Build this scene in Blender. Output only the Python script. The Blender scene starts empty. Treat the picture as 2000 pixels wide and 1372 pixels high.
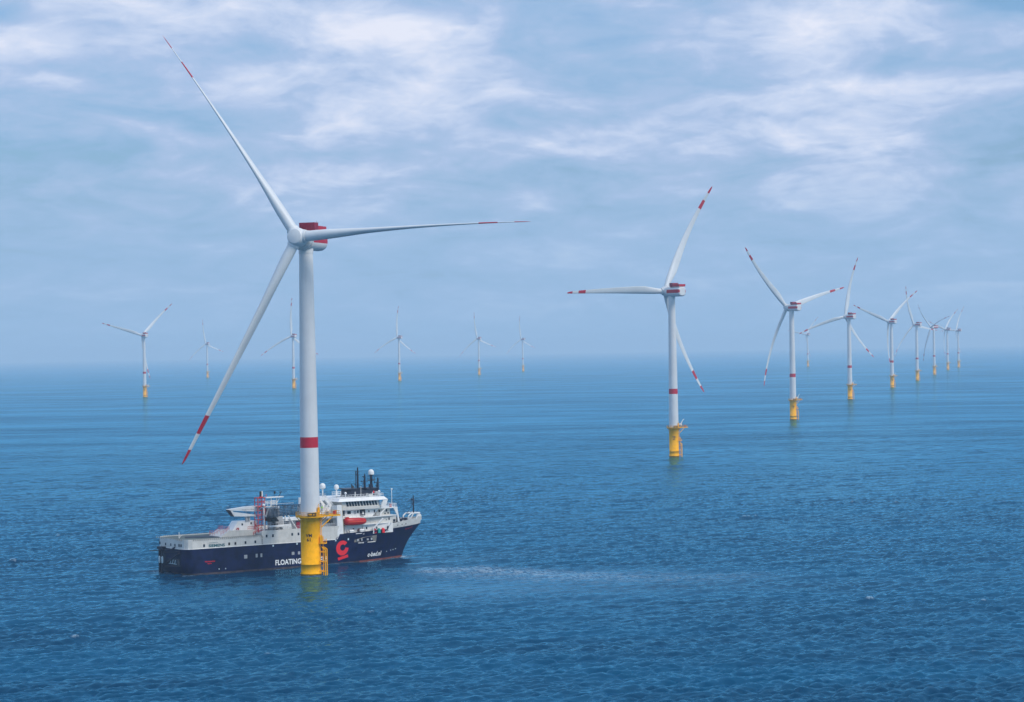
import bpy, math, random
import numpy as np
from mathutils import Vector, Matrix

random.seed(4)
R = math.radians
scene = bpy.context.scene
col = scene.collection

# ------------------------------------------------------------------ camera
CAM_H = 69.0
cam_data = bpy.data.cameras.new("camera")
cam_data.sensor_width = 36.0
cam_data.lens = 81.0
cam_data.clip_start = 1.0
cam_data.clip_end = 60000.0
cam = bpy.data.objects.new("camera", cam_data)
col.objects.link(cam)
pitch = -0.00025
cam.matrix_world = (Matrix.Translation((0, 0, CAM_H)) @ Matrix.Rotation(R(90) + pitch, 4, 'X')
                    @ Matrix.Rotation(-0.01648, 4, 'Z'))
scene.camera = cam

# ------------------------------------------------------------------ world, sun, exposure
SUN_EL, SUN_AZ = 44.0, 126.0      # azimuth clockwise from +Y (view direction): behind and right of the camera
scene.view_settings.view_transform = 'Standard'
scene.view_settings.look = 'None'
scene.view_settings.gamma = 1.0
scene.view_settings.exposure = 0.1
scene.view_settings.use_curve_mapping = False
scene.render.engine = 'CYCLES'
scene.cycles.max_bounces = 6
scene.cycles.volume_bounces = 3
scene.cycles.use_denoising = True

world = bpy.data.worlds.new("World")
scene.world = world
world.use_nodes = True
WT = world.node_tree
WT.nodes.clear()


def node(tree, kind, **kw):
    n = tree.nodes.new(kind)
    for k, v in kw.items():
        if k == 'inp':
            for i, x in v.items():
                n.inputs[i].default_value = x
        else:
            setattr(n, k, v)
    return n


def math_node(tree, op, a, b=None, c=None, clamp=False):
    n = tree.nodes.new('ShaderNodeMath')
    n.operation = op
    n.use_clamp = clamp
    for i, x in enumerate((a, b, c)):
        if x is None:
            continue
        if isinstance(x, (int, float)):
            n.inputs[i].default_value = x
        else:
            tree.links.new(x, n.inputs[i])
    return n.outputs[0]


def ramp(tree, fac, stops, interp='EASE'):
    n = tree.nodes.new('ShaderNodeValToRGB')
    n.color_ramp.interpolation = interp
    el = n.color_ramp.elements
    while len(el) < len(stops):
        el.new(0.5)
    for e, (p, c) in zip(el, stops):
        e.position = p
        e.color = (c, c, c, 1) if isinstance(c, (int, float)) else (*c, 1)
    tree.links.new(fac, n.inputs[0])
    return n.outputs[0]


def mix_col(tree, fac, a, b, blend='MIX'):
    n = tree.nodes.new('ShaderNodeMix')
    n.data_type = 'RGBA'
    n.blend_type = blend
    for sock, x in ((n.inputs[0], fac), (n.inputs[6], a), (n.inputs[7], b)):
        if isinstance(x, (int, float)):
            sock.default_value = x
        elif isinstance(x, tuple):
            sock.default_value = (*x, 1) if len(x) == 3 else x
        else:
            tree.links.new(x, sock)
    return n.outputs[2]


# bearing, height, half width, half height (direction cosines) and strength of the main cloud banks
CLOUD_BANKS = [(-0.0489, 0.1387, 0.0356, 0.0111, 0.176),
               (-0.0889, 0.1142, 0.0578, 0.0133, 0.095),
               (0.1444, 0.1376, 0.0511, 0.0122, 0.189),
               (0.1689, 0.1098, 0.0533, 0.0056, 0.108),
               (-0.1956, 0.132, 0.0422, 0.0089, 0.135),
               (0.0222, 0.0876, 0.0667, 0.0067, 0.081),
               (-0.1622, 0.0753, 0.0356, 0.0089, 0.054),
               (-0.0622, 0.0987, 0.0222, 0.0111, 0.054),
               (0.0178, 0.1387, 0.0378, 0.0156, 0.0),
               (-0.1222, 0.1276, 0.0289, 0.0078, -0.095),
               (-0.2044, 0.0853, 0.0489, 0.0244, -0.068),
               (0.0333, 0.1187, 0.0289, 0.0111, -0.068),
               (0.2133, 0.1464, 0.0267, 0.0089, -0.189),
               (-0.0889, 0.0853, 0.0622, 0.0049, -0.081),
               (0.2044, 0.0898, 0.0289, 0.0156, -0.081),
               (0.1333, 0.0787, 0.0667, 0.0089, -0.041),
               (-0.2133, 0.1453, 0.0111, 0.0067, -0.162),
               (0.2, 0.1009, 0.0289, 0.02, 0.01),
               (0.0267, 0.1298, 0.0489, 0.0267, 0.075),
               (-0.0267, 0.1209, 0.0267, 0.0067, 0.05),
               (-0.1222, 0.1387, 0.0267, 0.0067, 0.04)]


def build_sky():
    T = WT
    sky = node(T, 'ShaderNodeTexSky', sky_type='NISHITA', sun_disc=False)
    sky.sun_elevation = R(SUN_EL)
    sky.sun_rotation = R(SUN_AZ)
    sky.air_density = 1.3
    sky.dust_density = 2.0
    sky.ozone_density = 2.0
    tc = node(T, 'ShaderNodeTexCoord')
    sep = node(T, 'ShaderNodeSeparateXYZ')
    T.links.new(tc.outputs['Generated'], sep.inputs[0])
    z = math_node(T, 'MAXIMUM', sep.outputs[2], 0.0)
    h = math_node(T, 'ADD', z, 0.20)
    px = math_node(T, 'DIVIDE', sep.outputs[0], h)
    py = math_node(T, 'DIVIDE', sep.outputs[1], h)
    comb = node(T, 'ShaderNodeCombineXYZ')
    T.links.new(px, comb.inputs[0])
    T.links.new(py, comb.inputs[1])

    def noise(scale, detail, rough, dist, off, sy=1.0):
        mp = node(T, 'ShaderNodeMapping')
        mp.inputs['Location'].default_value = off
        mp.inputs['Scale'].default_value = (1.0, sy, 1.0)
        T.links.new(comb.outputs[0], mp.inputs[0])
        n = node(T, 'ShaderNodeTexNoise')
        n.inputs['Scale'].default_value = scale
        n.inputs['Detail'].default_value = detail
        n.inputs['Roughness'].default_value = rough
        n.inputs['Distortion'].default_value = dist
        T.links.new(mp.outputs[0], n.inputs[0])
        return n.outputs['Fac']
    big = noise(2.0, 4, 0.5, 0.3, (3.1, 0.7, 0), 0.75)
    mid = noise(5.4, 8, 0.56, 0.6, (7.7, 4.2, 0), 0.85)
    fine = noise(17.0, 7, 0.62, 0.7, (1.2, 9.4, 0), 0.9)
    cov = math_node(T, 'ADD', math_node(T, 'MULTIPLY', big, 0.39), math_node(T, 'MULTIPLY', mid, 0.45))
    cov = math_node(T, 'ADD', cov, math_node(T, 'MULTIPLY', fine, 0.16))
    # broad banks of brighter and thinner cloud at their bearings and heights
    for bx, bz, wx, wz, amp in CLOUD_BANKS:
        ex = math_node(T, 'POWER', math_node(T, 'DIVIDE', math_node(T, 'SUBTRACT', sep.outputs[0], bx), wx), 2.0)
        ez = math_node(T, 'POWER', math_node(T, 'DIVIDE', math_node(T, 'SUBTRACT', sep.outputs[2], bz), wz), 2.0)
        g = math_node(T, 'EXPONENT', math_node(T, 'MULTIPLY', math_node(T, 'ADD', ex, ez), -1.0))
        cov = math_node(T, 'MULTIPLY_ADD', g, amp, cov)
    cover = ramp(T, cov, [(0.34, 0.35), (0.46, 0.85), (0.58, 1.0)])
    tone = ramp(T, cov, [(0.36, (2.7, 4.35, 7.1)), (0.45, (3.3, 4.85, 7.2)), (0.53, (4.1, 5.3, 7.6)), (0.60, (5.6, 6.5, 8.4)), (0.68, (7.6, 7.9, 9.1))], 'LINEAR')
    skyc = mix_col(T, 1.0, sky.outputs[0], (0.62, 0.95, 1.35, 1), 'MULTIPLY')
    c = mix_col(T, cover, skyc, tone)
    # overcast brightens towards the zenith
    zen = ramp(T, z, [(0.16, 1.0), (0.75, 1.15)])
    c = mix_col(T, 1.0, c, zen, 'MULTIPLY')
    # the air thickens towards the horizon
    low = ramp(T, z, [(0.0, 1.0), (0.035, 0.72), (0.085, 0.0)])
    c = mix_col(T, math_node(T, 'MULTIPLY', low, 0.9), c, (3.0, 4.8, 7.15, 1))
    bg = node(T, 'ShaderNodeBackground')
    bg.inputs[1].default_value = 0.1
    T.links.new(c, bg.inputs[0])
    out = node(T, 'ShaderNodeOutputWorld')
    T.links.new(bg.outputs[0], out.inputs[0])


build_sky()

sun_data = bpy.data.lights.new("sun", 'SUN')
sun_data.energy = 2.2
sun_data.angle = R(24)
sun_data.color = (1.0, 0.90, 0.77)
sun = bpy.data.objects.new("sun", sun_data)
col.objects.link(sun)
sdir = Vector((math.sin(R(SUN_AZ)) * math.cos(R(SUN_EL)), math.cos(R(SUN_AZ)) * math.cos(R(SUN_EL)), math.sin(R(SUN_EL))))
sun.rotation_euler = sdir.to_track_quat('Z', 'Y').to_euler()
sun.location = sdir * 500

# ------------------------------------------------------------------ haze
HAZE_DENSITY = 0.82e-4
HAZE_COLOR = (0.70, 0.88, 1.0)


# ------------------------------------------------------------------ materials
MATS = {}


def mat(name, color, rough=0.5, metal=0.0, var=0.08, scale=0.6, streak=0.0, spec=0.4):
    if name in MATS:
        return MATS[name]
    m = bpy.data.materials.new(name)
    m.use_nodes = True
    T = m.node_tree
    b = T.nodes['Principled BSDF']
    b.inputs['Roughness'].default_value = rough
    b.inputs['Metallic'].default_value = metal
    b.inputs['Specular IOR Level'].default_value = spec
    tc = node(T, 'ShaderNodeTexCoord')
    n = node(T, 'ShaderNodeTexNoise')
    n.inputs['Scale'].default_value = scale
    n.inputs['Detail'].default_value = 6
    n.inputs['Roughness'].default_value = 0.65
    T.links.new(tc.outputs['Object'], n.inputs[0])
    f = ramp(T, n.outputs['Fac'], [(0.35, 1.0 - var), (0.65, 1.0 + var * 0.4)])
    c = mix_col(T, 1.0, color, f, 'MULTIPLY')
    if streak > 0:
        mp = node(T, 'ShaderNodeMapping')
        mp.inputs['Scale'].default_value = (1.6, 1.6, 0.09)
        T.links.new(tc.outputs['Object'], mp.inputs[0])
        n2 = node(T, 'ShaderNodeTexNoise')
        n2.inputs['Scale'].default_value = 1.0
        n2.inputs['Detail'].default_value = 5
        T.links.new(mp.outputs[0], n2.inputs[0])
        s = ramp(T, n2.outputs['Fac'], [(0.55, 0.0), (0.72, streak)])
        c = mix_col(T, s, c, (0.20, 0.12, 0.07, 1))
    T.links.new(c, b.inputs['Base Color'])
    r2 = ramp(T, n.outputs['Fac'], [(0.3, max(0.02, rough - 0.06)), (0.7, min(1, rough + 0.08))])
    T.links.new(r2, b.inputs['Roughness'])
    MATS[name] = m
    return m


M_TOWER = mat('tower_paint', (0.66, 0.67, 0.67, 1), 0.45, var=0.06, scale=0.12, streak=0.06)
M_BLADE = mat('blade_gelcoat', (0.66, 0.69, 0.70, 1), 0.4, var=0.05, scale=0.2)
M_RED = mat('signal_red', (0.50, 0.006, 0.030, 1), 0.45, var=0.08)
M_DARKRED = mat('dark_red_panel', (0.28, 0.008, 0.04, 1), 0.55, var=0.12, scale=1.5)
M_YELLOW = mat('marine_yellow', (1.0, 0.46, 0.0, 1), 0.6, var=0.12, scale=0.5, streak=0.12, spec=0.06)
M_YELLOWDK = mat('worn_yellow', (0.62, 0.34, 0.02, 1), 0.6, var=0.25, scale=1.2, streak=0.3)
M_BLACK = mat('black_paint', (0.012, 0.012, 0.014, 1), 0.5)
M_GALV = mat('galvanised_steel', (0.34, 0.31, 0.27, 1), 0.5, 0.3, var=0.2)
M_WHITE = mat('white_paint', (0.80, 0.80, 0.78, 1), 0.45, var=0.07, streak=0.10)
M_STRIP = mat('grey_white_plating', (0.62, 0.61, 0.57, 1), 0.5, var=0.10, streak=0.16)
M_NAVY = mat('navy_hull_paint', (0.003, 0.009, 0.056, 1), 0.4, var=0.4, scale=0.35, streak=0.03, spec=0.2)
M_BOOT = mat('boot_top_red', (0.23, 0.06, 0.05, 1), 0.6, var=0.3)
M_DECK = mat('deck_green_grey', (0.10, 0.13, 0.12, 1), 0.8, var=0.3, scale=0.7)
M_SLATE = mat('dark_slate_blue', (0.02, 0.035, 0.06, 1), 0.7, var=0.3)
M_GLASS = mat('dark_glass', (0.010, 0.015, 0.03, 1), 0.12, spec=0.6)
M_DARK = mat('dark_blue_steel', (0.008, 0.012, 0.032, 1), 0.45, var=0.2)
M_GREY = mat('machinery_grey', (0.22, 0.24, 0.26, 1), 0.5, 0.2, var=0.3, scale=1.5)
M_LGREY = mat('light_grey_steel', (0.42, 0.43, 0.44, 1), 0.5, 0.1, var=0.15)
M_LIFERED = mat('lifeboat_red', (0.50, 0.006, 0.010, 1), 0.35, var=0.1)
M_ORANGE = mat('safety_orange', (0.75, 0.10, 0.02, 1), 0.5)
M_PINKRED = mat('faded_red_steel', (0.58, 0.07, 0.08, 1), 0.55, var=0.2)
M_LOGO = mat('logo_red', (0.85, 0.018, 0.03, 1), 0.45, var=0.03)
M_LETTER = mat('letter_white', (0.85, 0.85, 0.83, 1), 0.45, var=0.03)
M_TEAL = mat('teal_lettering', (0.004, 0.10, 0.13, 1), 0.45, var=0.03)
M_TYRE = mat('rubber_black', (0.02, 0.02, 0.022, 1), 0.75)
M_HIVIS = mat('hi_vis_green', (0.28, 0.75, 0.05, 1), 0.7)
M_CLOTH = mat('dark_trousers', (0.02, 0.025, 0.05, 1), 0.8)
M_SKIN = mat('skin', (0.45, 0.25, 0.17, 1), 0.6)
M_PALE = mat('pale_blue_lamp_glass', (0.55, 0.68, 0.72, 1), 0.3)
M_TEALBOX = mat('teal_cover', (0.02, 0.36, 0.33, 1), 0.6)


# ------------------------------------------------------------------ mesh builder
class MB:
    def __init__(self):
        self.v, self.f, self.m, self.s = [], [], [], []

    def add(self, verts, faces, mi=0, smooth=False):
        o = len(self.v)
        self.v += [tuple(p) for p in verts]
        for f in faces:
            self.f.append(tuple(i + o for i in f))
            self.m.append(mi)
            self.s.append(smooth)

    def box(self, x0, x1, y0, y1, z0, z1, mi=0, bev=0.0):
        v = [(x, y, z) for x in (x0, x1) for y in (y0, y1) for z in (z0, z1)]
        f = [(0, 1, 3, 2), (4, 6, 7, 5), (0, 4, 5, 1), (2, 3, 7, 6), (0, 2, 6, 4), (1, 5, 7, 3)]
        self.add(v, f, mi)

    def frustum(self, b, t, z0, z1, mi=0):   # b,t: (x0,x1,y0,y1)
        v = []
        for (x0, x1, y0, y1), z in ((b, z0), (t, z1)):
            v += [(x0, y0, z), (x1, y0, z), (x1, y1, z), (x0, y1, z)]
        f = [(3, 2, 1, 0), (4, 5, 6, 7)] + [(i, (i + 1) % 4, 4 + (i + 1) % 4, 4 + i) for i in range(4)]
        self.add(v, f, mi)

    def prism_xz(self, poly, y0, y1, mi=0):   # polygon in x,z extruded along y
        n = len(poly)
        a = sum(poly[i][0] * poly[(i + 1) % n][1] - poly[(i + 1) % n][0] * poly[i][1] for i in range(n))
        if a < 0:
            poly = poly[::-1]
        v = [(x, y0, z) for x, z in poly] + [(x, y1, z) for x, z in poly]
        f = [tuple(range(n)), tuple(range(2 * n - 1, n - 1, -1))]
        f += [(i, n + i, n + (i + 1) % n, (i + 1) % n) for i in range(n)]
        self.add(v, f, mi)

    def prism_xy(self, poly, z0, z1, mi=0):
        n = len(poly)
        a = sum(poly[i][0] * poly[(i + 1) % n][1] - poly[(i + 1) % n][0] * poly[i][1] for i in range(n))
        if a < 0:
            poly = poly[::-1]
        v = [(x, y, z0) for x, y in poly] + [(x, y, z1) for x, y in poly]
        f = [tuple(range(n - 1, -1, -1)), tuple(range(n, 2 * n))]
        f += [(i, (i + 1) % n, n + (i + 1) % n, n + i) for i in range(n)]
        self.add(v, f, mi)

    def tube(self, p0, p1, r, r1=None, n=6, mi=0, caps=True):
        p0, p1 = Vector(p0), Vector(p1)
        r1 = r if r1 is None else r1
        d = (p1 - p0)
        if d.length < 1e-6:
            return
        d.normalize()
        a = d.cross(Vector((0, 0, 1)) if abs(d.z) < 0.9 else Vector((1, 0, 0))).normalized()
        b = d.cross(a)
        v = []
        for p, rr in ((p0, r), (p1, r1)):
            for k in range(n):
                t = 2 * math.pi * k / n
                v.append(p + (a * math.cos(t) + b * math.sin(t)) * rr)
        f = [(k, n + k, n + (k + 1) % n, (k + 1) % n) for k in range(n)]
        self.add(v, f, mi, n > 6)
        if caps:
            self.add(v, [tuple(range(n)), tuple(range(2 * n - 1, n - 1, -1))], mi)

    def lathe(self, prof, c=(0, 0, 0), n=24, mi=None, smooth=True):   # prof: [(r,z,(mat))]
        v, f = [], []
        rows = len(prof)
        for p in prof:
            for k in range(n):
                t = 2 * math.pi * k / n
                v.append((c[0] + p[0] * math.cos(t), c[1] + p[0] * math.sin(t), c[2] + p[1]))
        for i in range(rows - 1):
            m = prof[i][2] if len(prof[i]) > 2 else (mi or 0)
            self.add_rows(v, i, n, m, smooth)

    def add_rows(self, v, i, n, m, smooth):
        rows = v[i * n:(i + 2) * n]
        f = [(k, (k + 1) % n, n + (k + 1) % n, n + k) for k in range(n)]
        self.add(rows, f, m, smooth)

    def loft(self, rings, mi=0, smooth=True, closed=True, caps=True):
        n = len(rings[0])
        o = len(self.v)
        flat = [p for r in rings for p in r]
        f = []
        for i in range(len(rings) - 1):
            for k in range(n if closed else n - 1):
                f.append((i * n + k, i * n + (k + 1) % n, (i + 1) * n + (k + 1) % n, (i + 1) * n + k))
        self.add(flat, f, mi, smooth)
        if caps and closed:
            self.add(rings[0], [tuple(range(n - 1, -1, -1))], mi)
            self.add(rings[-1], [tuple(range(n))], mi)

    def sphere(self, c, r, n=12, mi=0, zmin=-1.0, sz=1.0):
        prof = []
        m = n // 2 + 1
        for i in range(m + 1):
            t = -math.pi / 2 + math.pi * i / m
            if math.sin(t) >= zmin - 1e-6:
                prof.append((max(0.002, r * math.cos(t)), r * math.sin(t) * sz))
        self.lathe(prof, c, n, mi)

    def mesh(self, name, mats):
        me = bpy.data.meshes.new(name)
        me.from_pydata(self.v, [], self.f)
        for m in (mats if isinstance(mats, (list, tuple)) else [mats]):
            me.materials.append(m)
        me.polygons.foreach_set('material_index', self.m)
        me.polygons.foreach_set('use_smooth', self.s)
        me.update()
        return me

    def build(self, name, mats, parent=None):
        return link(name, self.mesh(name, mats), parent)


def link(name, data, parent=None):
    o = bpy.data.objects.new(name, data)
    col.objects.link(o)
    if parent:
        o.parent = parent
    return o


def empty(name, loc=(0, 0, 0), rz=0.0):
    o = bpy.data.objects.new(name, None)
    o.empty_display_size = 2
    col.objects.link(o)
    o.location = loc
    o.rotation_euler = (0, 0, rz)
    return o


def tag(o, label=None, cat=None, group=None, kind=None):
    for k, v in (('label', label), ('category', cat), ('group', group), ('kind', kind)):
        if v:
            o[k] = v
    return o


def smoothstep(a, b, x):
    t = np.clip((x - a) / (b - a), 0, 1)
    return t * t * (3 - 2 * t)


# ------------------------------------------------------------------ sea
SHIP_O = (-96.49, 739.39)
SHIP_RZ = R(34)
T1_XY = (-63.6, 717.0)


def wave_tile(N, L, kp, hs, kmin, kmax, seed, wind, chop=0.8, spread=4, fall=4.0):
    rng = np.random.default_rng(seed)
    k1 = 2 * np.pi * np.fft.fftfreq(N, L / N)
    kx, ky = np.meshgrid(k1, k1, indexing='xy')
    k = np.hypot(kx, ky)
    k[0, 0] = 1e-6
    cosw = (kx * wind[0] + ky * wind[1]) / k
    S = k ** -fall * np.exp(-1.25 * (kp / k) ** 2) * (0.03 + np.abs(cosw) ** spread)
    S[(k < kmin) | (k > kmax)] = 0
    a = np.sqrt(S) * (rng.normal(size=(N, N)) + 1j * rng.normal(size=(N, N)))
    h = np.fft.ifft2(a)
    sc = hs / 4 / h.real.std()
    a *= sc
    h = np.fft.ifft2(a).real
    dx = np.fft.ifft2(1j * kx / k * a).real * chop
    dy = np.fft.ifft2(1j * ky / k * a).real * chop
    return h, dx, dy, L, N


def sample(tile, x, y):
    h, dx, dy, L, N = tile
    u = (x / L * N) % N
    v = (y / L * N) % N
    i0 = np.floor(u).astype(int) % N
    j0 = np.floor(v).astype(int) % N
    fu = u - np.floor(u)
    fv = v - np.floor(v)
    i1, j1 = (i0 + 1) % N, (j0 + 1) % N
    out = []
    for A in (h, dx, dy):
        out.append((A[j0, i0] * (1 - fu) + A[j0, i1] * fu) * (1 - fv) + (A[j1, i0] * (1 - fu) + A[j1, i1] * fu) * fv)
    return out


def build_sea():
    wind = (0.50, -0.866)
    A = wave_tile(512, 613.0, 2 * np.pi / 20, 0.85, 2 * np.pi / 120, 2 * np.pi / 7, 3, wind, 0.7, 8)
    Bt = wave_tile(768, 271.0, 2 * np.pi / 6.0, 0.88, 2 * np.pi / 12, 2 * np.pi / 1.5, 8, (0.62, -0.78), 0.5, 6, 3.5)
    dense = np.linspace(R(-23.0), R(23.0), 1400)
    left = R(-23.0) - np.geomspace(0.002, math.pi - R(23.0), 40)
    right = R(23.0) + np.geomspace(0.002, math.pi - R(23.0), 40)
    ang = np.concatenate([left[::-1], dense, right])
    ang[0], ang[-1] = -math.pi, math.pi
    rr = [5, 40, 120, 220, 320, 390, 420]
    r = 425.0
    while r < 2600:
        rr.append(r)
        r += 0.44 * (r / 425.0) ** 1.55
    while r < 39000:
        rr.append(r)
        r *= 1.03
    rr.append(40000.0)
    rr = np.array(rr)
    RR, AA = np.meshgrid(rr, ang, indexing='ij')
    X = RR * np.sin(AA)
    Y = RR * np.cos(AA)
    inside = 1 - smoothstep(R(18.5), R(22.9), np.abs(AA))
    fa = inside * (1 - smoothstep(1500, 2500, RR)) * smoothstep(421, 440, RR)
    fb = inside * (1 - smoothstep(900, 1600, RR)) * smoothstep(421, 440, RR)
    # local ship frame: calmer water in the lee of the ship and along its old wake
    c, s = math.cos(SHIP_RZ), math.sin(SHIP_RZ)
    lx = (X - SHIP_O[0]) * c + (Y - SHIP_O[1]) * s
    ly = -(X - SHIP_O[0]) * s + (Y - SHIP_O[1]) * c
    n1 = sample(A, X * 0.21 + 50, Y * 0.21 + 90)[0]
    slick = np.exp(-((X + 20 + n1 * 30) / 85) ** 2 - ((Y - 672 - 0.10 * X + n1 * 25) / 38) ** 2)
    slick = np.maximum(slick, 0.8 * np.exp(-((lx - 30) / 55) ** 2 - ((ly + 22) / 16) ** 2))
    calm = 1 - 0.8 * slick
    # slow gusts change the roughness of the surface
    gust = 1 + 0.55 * sample(A, X * 0.13 + 300, Y * 0.07 + 120)[0] / 0.25 * 0.5
    gust = np.clip(gust, 0.55, 1.5)
    ha, dxa, dya = sample(A, X, Y)
    hb_, dxb, dyb = sample(Bt, X, Y)
    Z = ha * fa * (0.25 + 0.75 * calm) + hb_ * fb * calm * gust
    X2 = X - (dxa * fa + dxb * fb * calm * gust)
    Y2 = Y - (dya * fa + dyb * fb * calm * gust)
    # foam: waterline of ship and foundations, bow, a few breaking crests
    dist = np.full(X.shape, 1e3)
    hull_half = np.where(lx < 28, 10.5, 10.5 * (1 - np.clip((lx - 28) / 42, 0, 1) ** 2))
    din = np.abs(ly) - hull_half
    near = (lx > -17) & (lx < 72)
    foam = np.where(near, np.exp(-(din / 1.0) ** 2) * 0.5, 0)
    foam += 0.95 * np.exp(-((lx - 72) / 2.2) ** 2 - ((ly + 0.5) / 1.8) ** 2)
    foam += 0.5 * np.exp(-((lx + 17.5) / 2.5) ** 2 - ((ly - 6) / 5) ** 2)
    wl = np.exp(-((Y - 700 + 0.12 * (X - 30) + 6 * np.sin(X / 23)) / 13) ** 2) * smoothstep(-35, -20, X) * (1 - smoothstep(40, 95, X))
    wl2 = np.exp(-((Y - 725 + 0.3 * (X + 20) + 4 * np.sin(X / 11)) / 10) ** 2) * smoothstep(-38, -28, X) * (1 - smoothstep(-5, 45, X))
    foam += 0.32 * wl + 0.6 * wl2 + 0.20 * slick * smoothstep(-60, 0, X)
    for tx, ty in (T1_XY, (101.6, 1458.0)):
        rr_ = np.hypot(X - tx, Y - ty)
        foam += 0.55 * np.exp(-((rr_ - 3.4) / 0.8) ** 2)
    crest = (hb_ * gust + 0.9 * ha) / 0.29
    foam += smoothstep(3.5, 4.3, crest) * fb * 0.9
    foam = np.clip(foam, 0, 1)
    me = bpy.data.meshes.new('sea')
    nr, na = X.shape
    co = np.stack([X2, Y2, Z], -1).reshape(-1, 3)
    me.vertices.add(len(co))
    me.vertices.foreach_set('co', co.astype(np.float32).ravel())
    idx = np.arange(nr * na).reshape(nr, na)
    q = np.stack([idx[:-1, :-1], idx[:-1, 1:], idx[1:, 1:], idx[1:, :-1]], -1).reshape(-1, 4)
    nf = len(q)
    me.loops.add(nf * 4)
    me.loops.foreach_set('vertex_index', q.ravel().astype(np.int32))
    me.polygons.add(nf)
    me.polygons.foreach_set('loop_start', np.arange(0, nf * 4, 4, dtype=np.int32))
    me.polygons.foreach_set('loop_total', np.full(nf, 4, np.int32))
    me.update(calc_edges=True)
    me.polygons.foreach_set('use_smooth', np.ones(nf, bool))
    at = me.attributes.new('foam', 'FLOAT', 'POINT')
    at.data.foreach_set('value', foam.astype(np.float32).ravel())
    at = me.attributes.new('slick', 'FLOAT', 'POINT')
    at.data.foreach_set('value', np.clip(slick, 0, 1).astype(np.float32).ravel())
    # beyond the modelled waves their slope is carried by the bump alone
    at = me.attributes.new('chop', 'FLOAT', 'POINT')
    at.data.foreach_set('value', (0.9 + 1.7 * smoothstep(800, 2000, RR) * (1 - 0.4 * smoothstep(5000, 12000, RR))).astype(np.float32).ravel())
    m = bpy.data.materials.new('sea_water')
    m.use_nodes = True
    T = m.node_tree
    b = T.nodes['Principled BSDF']
    tc = node(T, 'ShaderNodeTexCoord')

    def nz(scale, detail, rough, sc=(1, 1, 1), rot=0.0, dist=0.0):
        mp = node(T, 'ShaderNodeMapping')
        mp.inputs['Scale'].default_value = sc
        mp.inputs['Rotation'].default_value = (0, 0, rot)
        T.links.new(tc.outputs['Object'], mp.inputs[0])
        n = node(T, 'ShaderNodeTexNoise')
        n.inputs['Scale'].default_value = scale
        n.inputs['Detail'].default_value = detail
        n.inputs['Roughness'].default_value = rough
        n.inputs['Distortion'].default_value = dist
        T.links.new(mp.outputs[0], n.inputs[0])
        return n.outputs['Fac']
    rot = R(30)
    w1 = nz(0.11, 4, 0.6, (0.6, 1.0, 1), rot)
    w2 = nz(0.42, 5, 0.62, (0.55, 1.0, 1), rot + 0.2)
    w3 = nz(1.5, 3, 0.6, (0.6, 1.0, 1), rot - 0.2)
    hgt = math_node(T, 'ADD', math_node(T, 'MULTIPLY', w1, 0.9), math_node(T, 'MULTIPLY', w2, 0.24))
    hgt = math_node(T, 'ADD', hgt, math_node(T, 'MULTIPLY', w3, 0.05))
    sl = node(T, 'ShaderNodeAttribute', attribute_name='slick')
    chop = node(T, 'ShaderNodeAttribute', attribute_name='chop')
    bump = node(T, 'ShaderNodeBump')
    paw = nz(0.0045, 5, 0.62, (0.45, 1.7, 1), 0.12, 0.6)
    paw2 = nz(0.022, 4, 0.6, (0.35, 1.5, 1), 0.1, 0.4)
    paws = math_node(T, 'MULTIPLY', ramp(T, paw, [(0.36, 0.3), (0.64, 1.1)]), ramp(T, paw2, [(0.34, 0.45), (0.66, 1.3)]))
    T.links.new(math_node(T, 'MULTIPLY', math_node(T, 'MULTIPLY', paws, chop.outputs['Fac']), math_node(T, 'SUBTRACT', 1.0, math_node(T, 'MULTIPLY', sl.outputs['Fac'], 0.6))), bump.inputs['Strength'])
    bump.inputs['Distance'].default_value = 1.0
    T.links.new(hgt, bump.inputs['Height'])
    fa_ = node(T, 'ShaderNodeAttribute', attribute_name='foam')
    fn = nz(0.9, 6, 0.7, (0.5, 1, 1), rot, 0.8)
    fm = math_node(T, 'MULTIPLY', fa_.outputs['Fac'], ramp(T, fn, [(0.38, 0.05), (0.66, 1.0)]))
    patch = nz(0.012, 4, 0.6, (0.5, 1.6, 1), 0.1)
    deep = mix_col(T, ramp(T, patch, [(0.38, 0.0), (0.62, 1.0)]), (0.0003, 0.034, 0.086, 1), (0.0005, 0.052, 0.122, 1))
    c = mix_col(T, fm, deep, (0.40, 0.51, 0.60, 1))
    # deep water: body colour lit from above plus a mirror layer by Fresnel
    T.nodes.remove(b)
    dif = node(T, 'ShaderNodeBsdfDiffuse')
    T.links.new(c, dif.inputs['Color'])
    T.links.new(bump.outputs[0], dif.inputs['Normal'])
    glo = node(T, 'ShaderNodeBsdfGlossy')
    glo.inputs['Color'].default_value = (0.27, 0.77, 1.0, 1)
    T.links.new(math_node(T, 'ADD', 0.12, math_node(T, 'MULTIPLY', fm, 0.5)), glo.inputs['Roughness'])
    T.links.new(bump.outputs[0], glo.inputs['Normal'])
    fr = node(T, 'ShaderNodeFresnel')
    fr.inputs['IOR'].default_value = 1.33
    T.links.new(bump.outputs[0], fr.inputs['Normal'])
    mx = node(T, 'ShaderNodeMixShader')
    fac = math_node(T, 'MULTIPLY', fr.outputs[0], math_node(T, 'SUBTRACT', 0.92, math_node(T, 'MULTIPLY', fm, 0.75)))
    T.links.new(fac, mx.inputs[0])
    T.links.new(dif.outputs[0], mx.inputs[1])
    T.links.new(glo.outputs[0], mx.inputs[2])
    T.links.new(mx.outputs[0], T.nodes['Material Output'].inputs[0])
    me.materials.append(m)
    o = link('sea', me)
    tag(o, kind='structure')
    return o


build_sea()


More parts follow.
